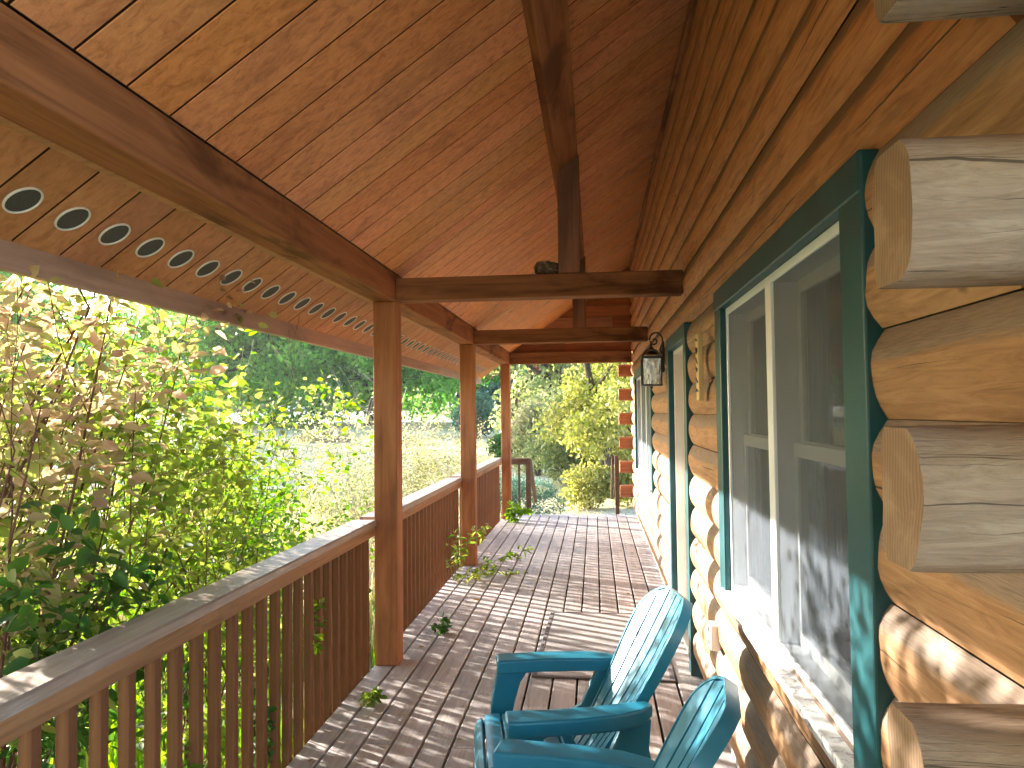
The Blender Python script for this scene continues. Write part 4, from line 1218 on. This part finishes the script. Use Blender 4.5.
# bushes and trees beyond
def bush(name, base, label, leafm, rx, ry, h, n, leaf, seed, cat='bush', group='bushes beyond the deck end', lobes=7, stemm=None, zlift=0., asp=.7, hang=.4):
    rng = np.random.default_rng(seed); bz = tz(base[0], base[1]) + zlift
    t = empty(name, (base[0], base[1], bz), label, cat, group)
    C = []; 
    for i in range(lobes):
        a = rng.uniform(0, 6.28); q = math.sqrt(rng.uniform(.0, 1)) * .7; z = rng.uniform(.25, .85) * h
        sh = 1 - .45 * (z / h) ** 2
        C.append((math.cos(a) * rx * q * sh, math.sin(a) * ry * q * sh, z, rng.uniform(.3, .5)))
    P = []
    for i in range(n):
        c = C[rng.integers(len(C))]
        v = rng.normal(size=3); v /= np.linalg.norm(v); rad = rng.uniform(.45, 1.12) ** .7
        p = np.array([c[0] + v[0]*rx*c[3]*rad*1.25, c[1] + v[1]*ry*c[3]*rad*1.25, c[2] + v[2]*h*c[3]*rad*.75])
        if p[2] < .02: p[2] = rng.uniform(.02, .3)
        P.append(p)
    P = np.array(P)
    V, F = quad_leaves(P, leaf * rng.uniform(.55, 1.35, len(P)), rng, hang, asp)
    fastmesh('leaves', V, F, leafm, t)
    b = MB(); r_ = random.Random(seed)
    for c in C:
        m_ = Vector((c[0]*.35 + r_.uniform(-.1, .1), c[1]*.35, c[2]*.5))
        b.tube([(c[0]*.1, c[1]*.1, -.1), m_, (c[0], c[1], c[2] + h*c[3]*.3)], [.02*h, .013*h, .004*h], 5)
    b.build('stems', stemm or M['bark'], t, smooth=60)
    return t
def tree(name, base, label, leafm, H, crown_r, n, leaf, seed, trunk_r=.3, fork=.28, cat='tree', group='trees beyond the lawn', limbs=9, low=.3, flat=.8):
    rng = np.random.default_rng(seed); r_ = random.Random(seed); bz = tz(base[0], base[1]) - .1
    t = empty(name, (base[0], base[1], bz), label, cat, group)
    b = MB(); tips = []
    tp = [Vector((0, 0, 0)), Vector((.1*trunk_r, .05, H*fork*.5)), Vector((r_.uniform(-.2, .2), r_.uniform(-.2, .2), H*fork))]
    b.tube(tp, [trunk_r*1.35, trunk_r, trunk_r*.85], 9)
    lead = [tp[-1], tp[-1] + Vector((r_.uniform(-.5, .5), r_.uniform(-.5, .5), H*.3)), Vector((r_.uniform(-.8, .8), r_.uniform(-.8, .8), H*.88))]
    b.tube(lead, [trunk_r*.8, trunk_r*.5, trunk_r*.12], 7)
    for i in range(limbs):
        a = 6.283 * i / limbs + r_.uniform(-.3, .3); f = r_.random()
        st = tp[-1].lerp(lead[1], f * .95) if i % 3 else tp[1].lerp(tp[2], r_.uniform(.6, 1))
        rr_ = crown_r * r_.uniform(.7, 1.02) * (1 - .3 * f)
        en = Vector((math.cos(a)*rr_, math.sin(a)*rr_, H * r_.uniform(low, .78)))
        mid = st.lerp(en, .5) + Vector((0, 0, H*.06)) + Vector((r_.gauss(0, .3), r_.gauss(0, .3), 0))
        b.tube([st, mid, en], [trunk_r*.42, trunk_r*.26, trunk_r*.07], 6)
        tips += [(en, .32), (mid.lerp(en, .5), .36), (mid, .3)]
        for k in range(3):
            q = mid.lerp(en, r_.uniform(.1, .9)); e2 = q + Vector((r_.gauss(0, 1), r_.gauss(0, 1), r_.gauss(.1, .5))) * crown_r * .32
            b.tube([q, q.lerp(e2, .5) + Vector((0, 0, .15)), e2], [trunk_r*.14, trunk_r*.09, trunk_r*.03], 4); tips.append((e2, .26))
    for k in range(10):
        z = r_.uniform(.5, 1.0); a = r_.uniform(0, 6.28); q = crown_r * .6 * math.sqrt(max(0, 1 - ((z - .55) / .5) ** 2))
        tips.append((Vector((math.cos(a)*q, math.sin(a)*q, H*z)), .34))
    b.build('trunk', M['bark'], t, smooth=60)
    W = np.array([c[1]**2 for c in tips]); W /= W.sum()
    idx = rng.choice(len(tips), n, p=W)
    v = rng.normal(size=(n, 3)); v /= np.linalg.norm(v, axis=1, keepdims=True)
    rad = rng.uniform(.2, 1.1, n)[:, None] ** .6
    C = np.array([tuple(c[0]) for c in tips])[idx]; rc = np.array([c[1] for c in tips])[idx][:, None] * crown_r
    P = C + v * rad * rc * np.array([1, 1, flat * .75])
    V, F = quad_leaves(P, leaf * rng.uniform(.6, 1.35, n), rng, .8)
    fastmesh('crown', V, F, leafm, t)
    return t
# maples across the lawn on the left
tree('maple_tree', (-23.8, 55.), 'dark green maple with low crown over a trunk left of the slender sapling', L['maple'], 13, 8.2, 26000, .33, 201, .4, .2, low=.1, limbs=17)
tree('maple_tree', (-16.3, 55.), 'dark green maple with forked leaning trunk beside the nearest post', L['maple'], 12, 7.4, 24000, .33, 203, .34, .17, low=.1, limbs=17)
tree('maple_tree', (-32., 60.), 'green maple behind the yellow leaved shrub at left', L['maple'], 13, 8., 18000, .38, 205, .4, .25, low=.1, limbs=15)
tree('maple_tree', (-10.5, 74.), 'broad green tree between the nearest and middle posts', L['maple'], 15, 8.5, 17000, .48, 207, .4, .2, low=.1, limbs=15)
tree('maple_tree', (-36., 40.), 'green tree at the far left behind the pink shrub', L['maple'], 14, 8., 9000, .5, 209, .4, .3, low=.2)
tree('maple_tree', (-20., 88.), 'tall green tree behind the driveway', L['maple'], 16, 9., 8000, .7, 211, .45, .3, low=.15)
tree('autumn_tree', (-6.0, 52.), 'yellow green tree left of the far house roof', L['willow'], 11, 4.6, 8000, .42, 213, .3, .3, low=.2)
tree('willow_tree', (.35, 18.6), 'tall pale yellow willow at the far log corner', L['willow'], 6.5, 1.7, 15000, .1, 215, .14, .25, low=.1, flat=1.2)
tree('willow_tree', (3.2, 33.), 'pale yellow tree behind the far log ends', L['willow'], 10, 4.2, 9000, .3, 216, .25, .25, low=.08, flat=1.2)
tree('birch_tree', (-1.9, 30.), 'grey green young tree in the middle of the far opening', L['sage'], 8.5, 2.6, 9000, .2, 217, .2, .25, low=.12, flat=1.1)
bush('round_bush', (-8.3, 66.), 'dark blue green bush seen between the nearest and middle posts', L['blue'], 2.6, 2.2, 3.4, 4000, .35, 301)
bush('round_bush', (-12.8, 68.), 'dark blue green bush left of the nearest post foot', L['blue'], 2.6, 2.2, 3.2, 3500, .35, 302)
bush('round_bush', (-5.3, 50.), 'dark blue spruce like bush under the far house', L['blue'], 2.0, 2.0, 3.6, 4000, .28, 303)
bush('round_bush', (-6.0, 40.), 'dark grey twiggy bush right of the farthest post', L['blue'], 1.3, 1.2, 2.3, 2500, .22, 304)
bush('round_bush', (-3.9, 46.), 'russet red bush below the far house roof', L['red'], 1.3, 1.1, 3.6, 2200, .25, 305)
bush('round_bush', (-2.05, 27.), 'pale cream green bush right of the farthest post', L['willow'], 1.0, 1.1, 1.9, 3500, .15, 306)
bush('round_bush', (-2.75, 25.), 'low dark green bush at the base of the farthest post', L['dark'], .8, .7, 1.1, 2600, .12, 307)
bush('round_bush', (-1.7, 23.), 'grey brown shrub in the middle of the far opening', L['grey'], 1.0, .9, 2.1, 4200, .12, 308)
bush('round_bush', (-.7, 21.), 'sage green shrub under the pale willow', L['sage'], 1.5, 1.2, 2.3, 6500, .11, 309)
bush('round_bush', (-.25, 20.6), 'mid green shrub by the far log corner', L['sage'], 1.2, 1.0, 1.7, 5200, .09, 310)
bush('round_bush', (-.1, 16.8), 'low pale yellow bush near the deck end', L['willow'], .9, .7, .85, 4500, .075, 311)
bush('round_bush', (.95, 17.2), 'yellowish bush behind the stair newel', L['willow'], .7, .7, 1.3, 3000, .08, 312)
bush('juniper', (-1.5, 15.3), 'spreading blue green juniper beside the stair railing', L['blue'], .85, .8, .85, 6500, .06, 313, cat='juniper', asp=.3, hang=-.4)
bush('round_bush', (-9.6, 36.), 'straw coloured bush at the lawn edge behind the nearest post', L['straw'], 1.2, .9, .55, 1500, .14, 314)
bush('round_bush', (-14., 38.), 'low straw coloured bush before the drive', L['straw'], 1.8, 1.0, .5, 1500, .15, 315)

def woods(name, label, y0, x0, x1, n, hmin, hmax, leaf, seed, mat):
    rng = np.random.default_rng(seed)
    X = rng.uniform(x0, x1, n); Y = y0 + rng.uniform(-4, 12, n)
    col = np.array([noise.noise(Vector((x * .09, seed, 0))) for x in X])
    H = hmin + (hmax - hmin) * np.clip(.5 + col * 1.2, 0, 1)
    Z = rng.uniform(0, 1, n) ** .8 * H
    G = np.array([tz(x, y) for x, y in zip(X, Y)])
    V, F = quad_leaves(np.stack([X, Y, Z + G], 1), leaf * rng.uniform(.6, 1.4, n), rng)
    o = fastmesh(name, V, F, mat); return tag(o, label, 'woods', kind='stuff')
woods('far_woods', 'far mixed green woods closing the view', 112., -150, 40, 30000, 7, 16, 1.5, 401, L['maple'])
woods('far_brush', 'pale brush along the foot of the far woods', 98., -110, 30, 9000, 1.2, 3.6, .7, 403, L['grey'])

# ---------------------------------------------------------------- car and far house
car = empty('parked_car', (-31.5, 79., tz(-31.5, 79) + .03), 'small white car parked on the driveway under the maples', 'car', rz=R(12))
b = MB(); b.prism([(-2.05, .28), (2.05, .28), (2.12, .5), (2.05, .78), (1.2, .9), (-1.75, .92), (-2.1, .8), (-2.12, .45)], 'x', -.86, .86); b.build('body', M['carpaint'], car, bevel=.05, seg=2)
b = MB(); b.prism([(1.15, .9), (.55, 1.42), (-.9, 1.46), (-1.65, .92)], 'x', -.72, .72); b.build('windows', M['carglass'], car, bevel=.03)
b = MB(); b.prism([(.5, 1.44), (-.9, 1.475), (-.95, 1.5), (.45, 1.49)], 'x', -.68, .68); b.build('roof', M['carpaint'], car, bevel=.01)
for sx in (-1, 1):
    for y in (-1.3, 1.3):
        b = MB(); b.tube([(sx*.7, y, .31), (sx*.88, y, .31)], .31, 18); w = b.build('wheel', M['rubber'], car, smooth=40)
        b = MB(); b.tube([(sx*.87, y, .31), (sx*.89, y, .31)], .18, 14); b.build('rim', M['nickel'], w)
    b = MB(); b.box(sx*.62-.16, sx*.62+.16, -2.14, -2.08, .58, .72); b.build('headlight', M['carlamp'], car, bevel=.02)
hx, hy = -3.7, 62.
fh = empty('far_house', (hx, hy, tz(hx, hy)), 'far house with grey blue roof among the trees', 'house')
b = MB(); b.box(-3.2, 3.2, 0, 6, -.5, 2.6); b.build('wall', M['siding'], fh)
b = MB(); b.prism([(-3.7, 2.5), (0, 4.1), (3.7, 2.5), (3.7, 2.65), (0, 4.3), (-3.7, 2.65)], 'y', -.5, 6.5); b.build('roof', M['blueroof'], fh)
b = MB(); b.prism([(-3.19, 2.6), (3.19, 2.6), (0, 3.98)], 'y', .02, 5.98); b.build('gable', M['siding'], fh)
for x in (-1.6, 1.4):
    b = MB(); b.box(x-.5, x+.5, -.04, -.005, 1.0, 2.1); w = b.build('window', M['white'], fh)
    b = MB(); b.box(x-.42, x+.42, -.06, -.045, 1.08, 2.02); b.build('pane', M['carglass'], w)

# ---------------------------------------------------------------- thin sunlit haze
b = MB(); b.box(-260, 200, -60, 300, -3.5, 34.)
hm = bpy.data.materials.new('haze_air'); hm.use_nodes = True
ht = hm.node_tree; ht.nodes.clear()
ho = ht.nodes.new('ShaderNodeOutputMaterial'); hv = ht.nodes.new('ShaderNodeVolumePrincipled')
hv.inputs['Color'].default_value = (.93, .95, .97, 1); hv.inputs['Density'].default_value = .0004; hv.inputs['Anisotropy'].default_value = .35
ht.links.new(hv.outputs[0], ho.inputs['Volume'])
hz = b.build('haze', hm); tag(hz, 'thin bright afternoon haze over the lawn and trees', 'haze', kind='stuff')
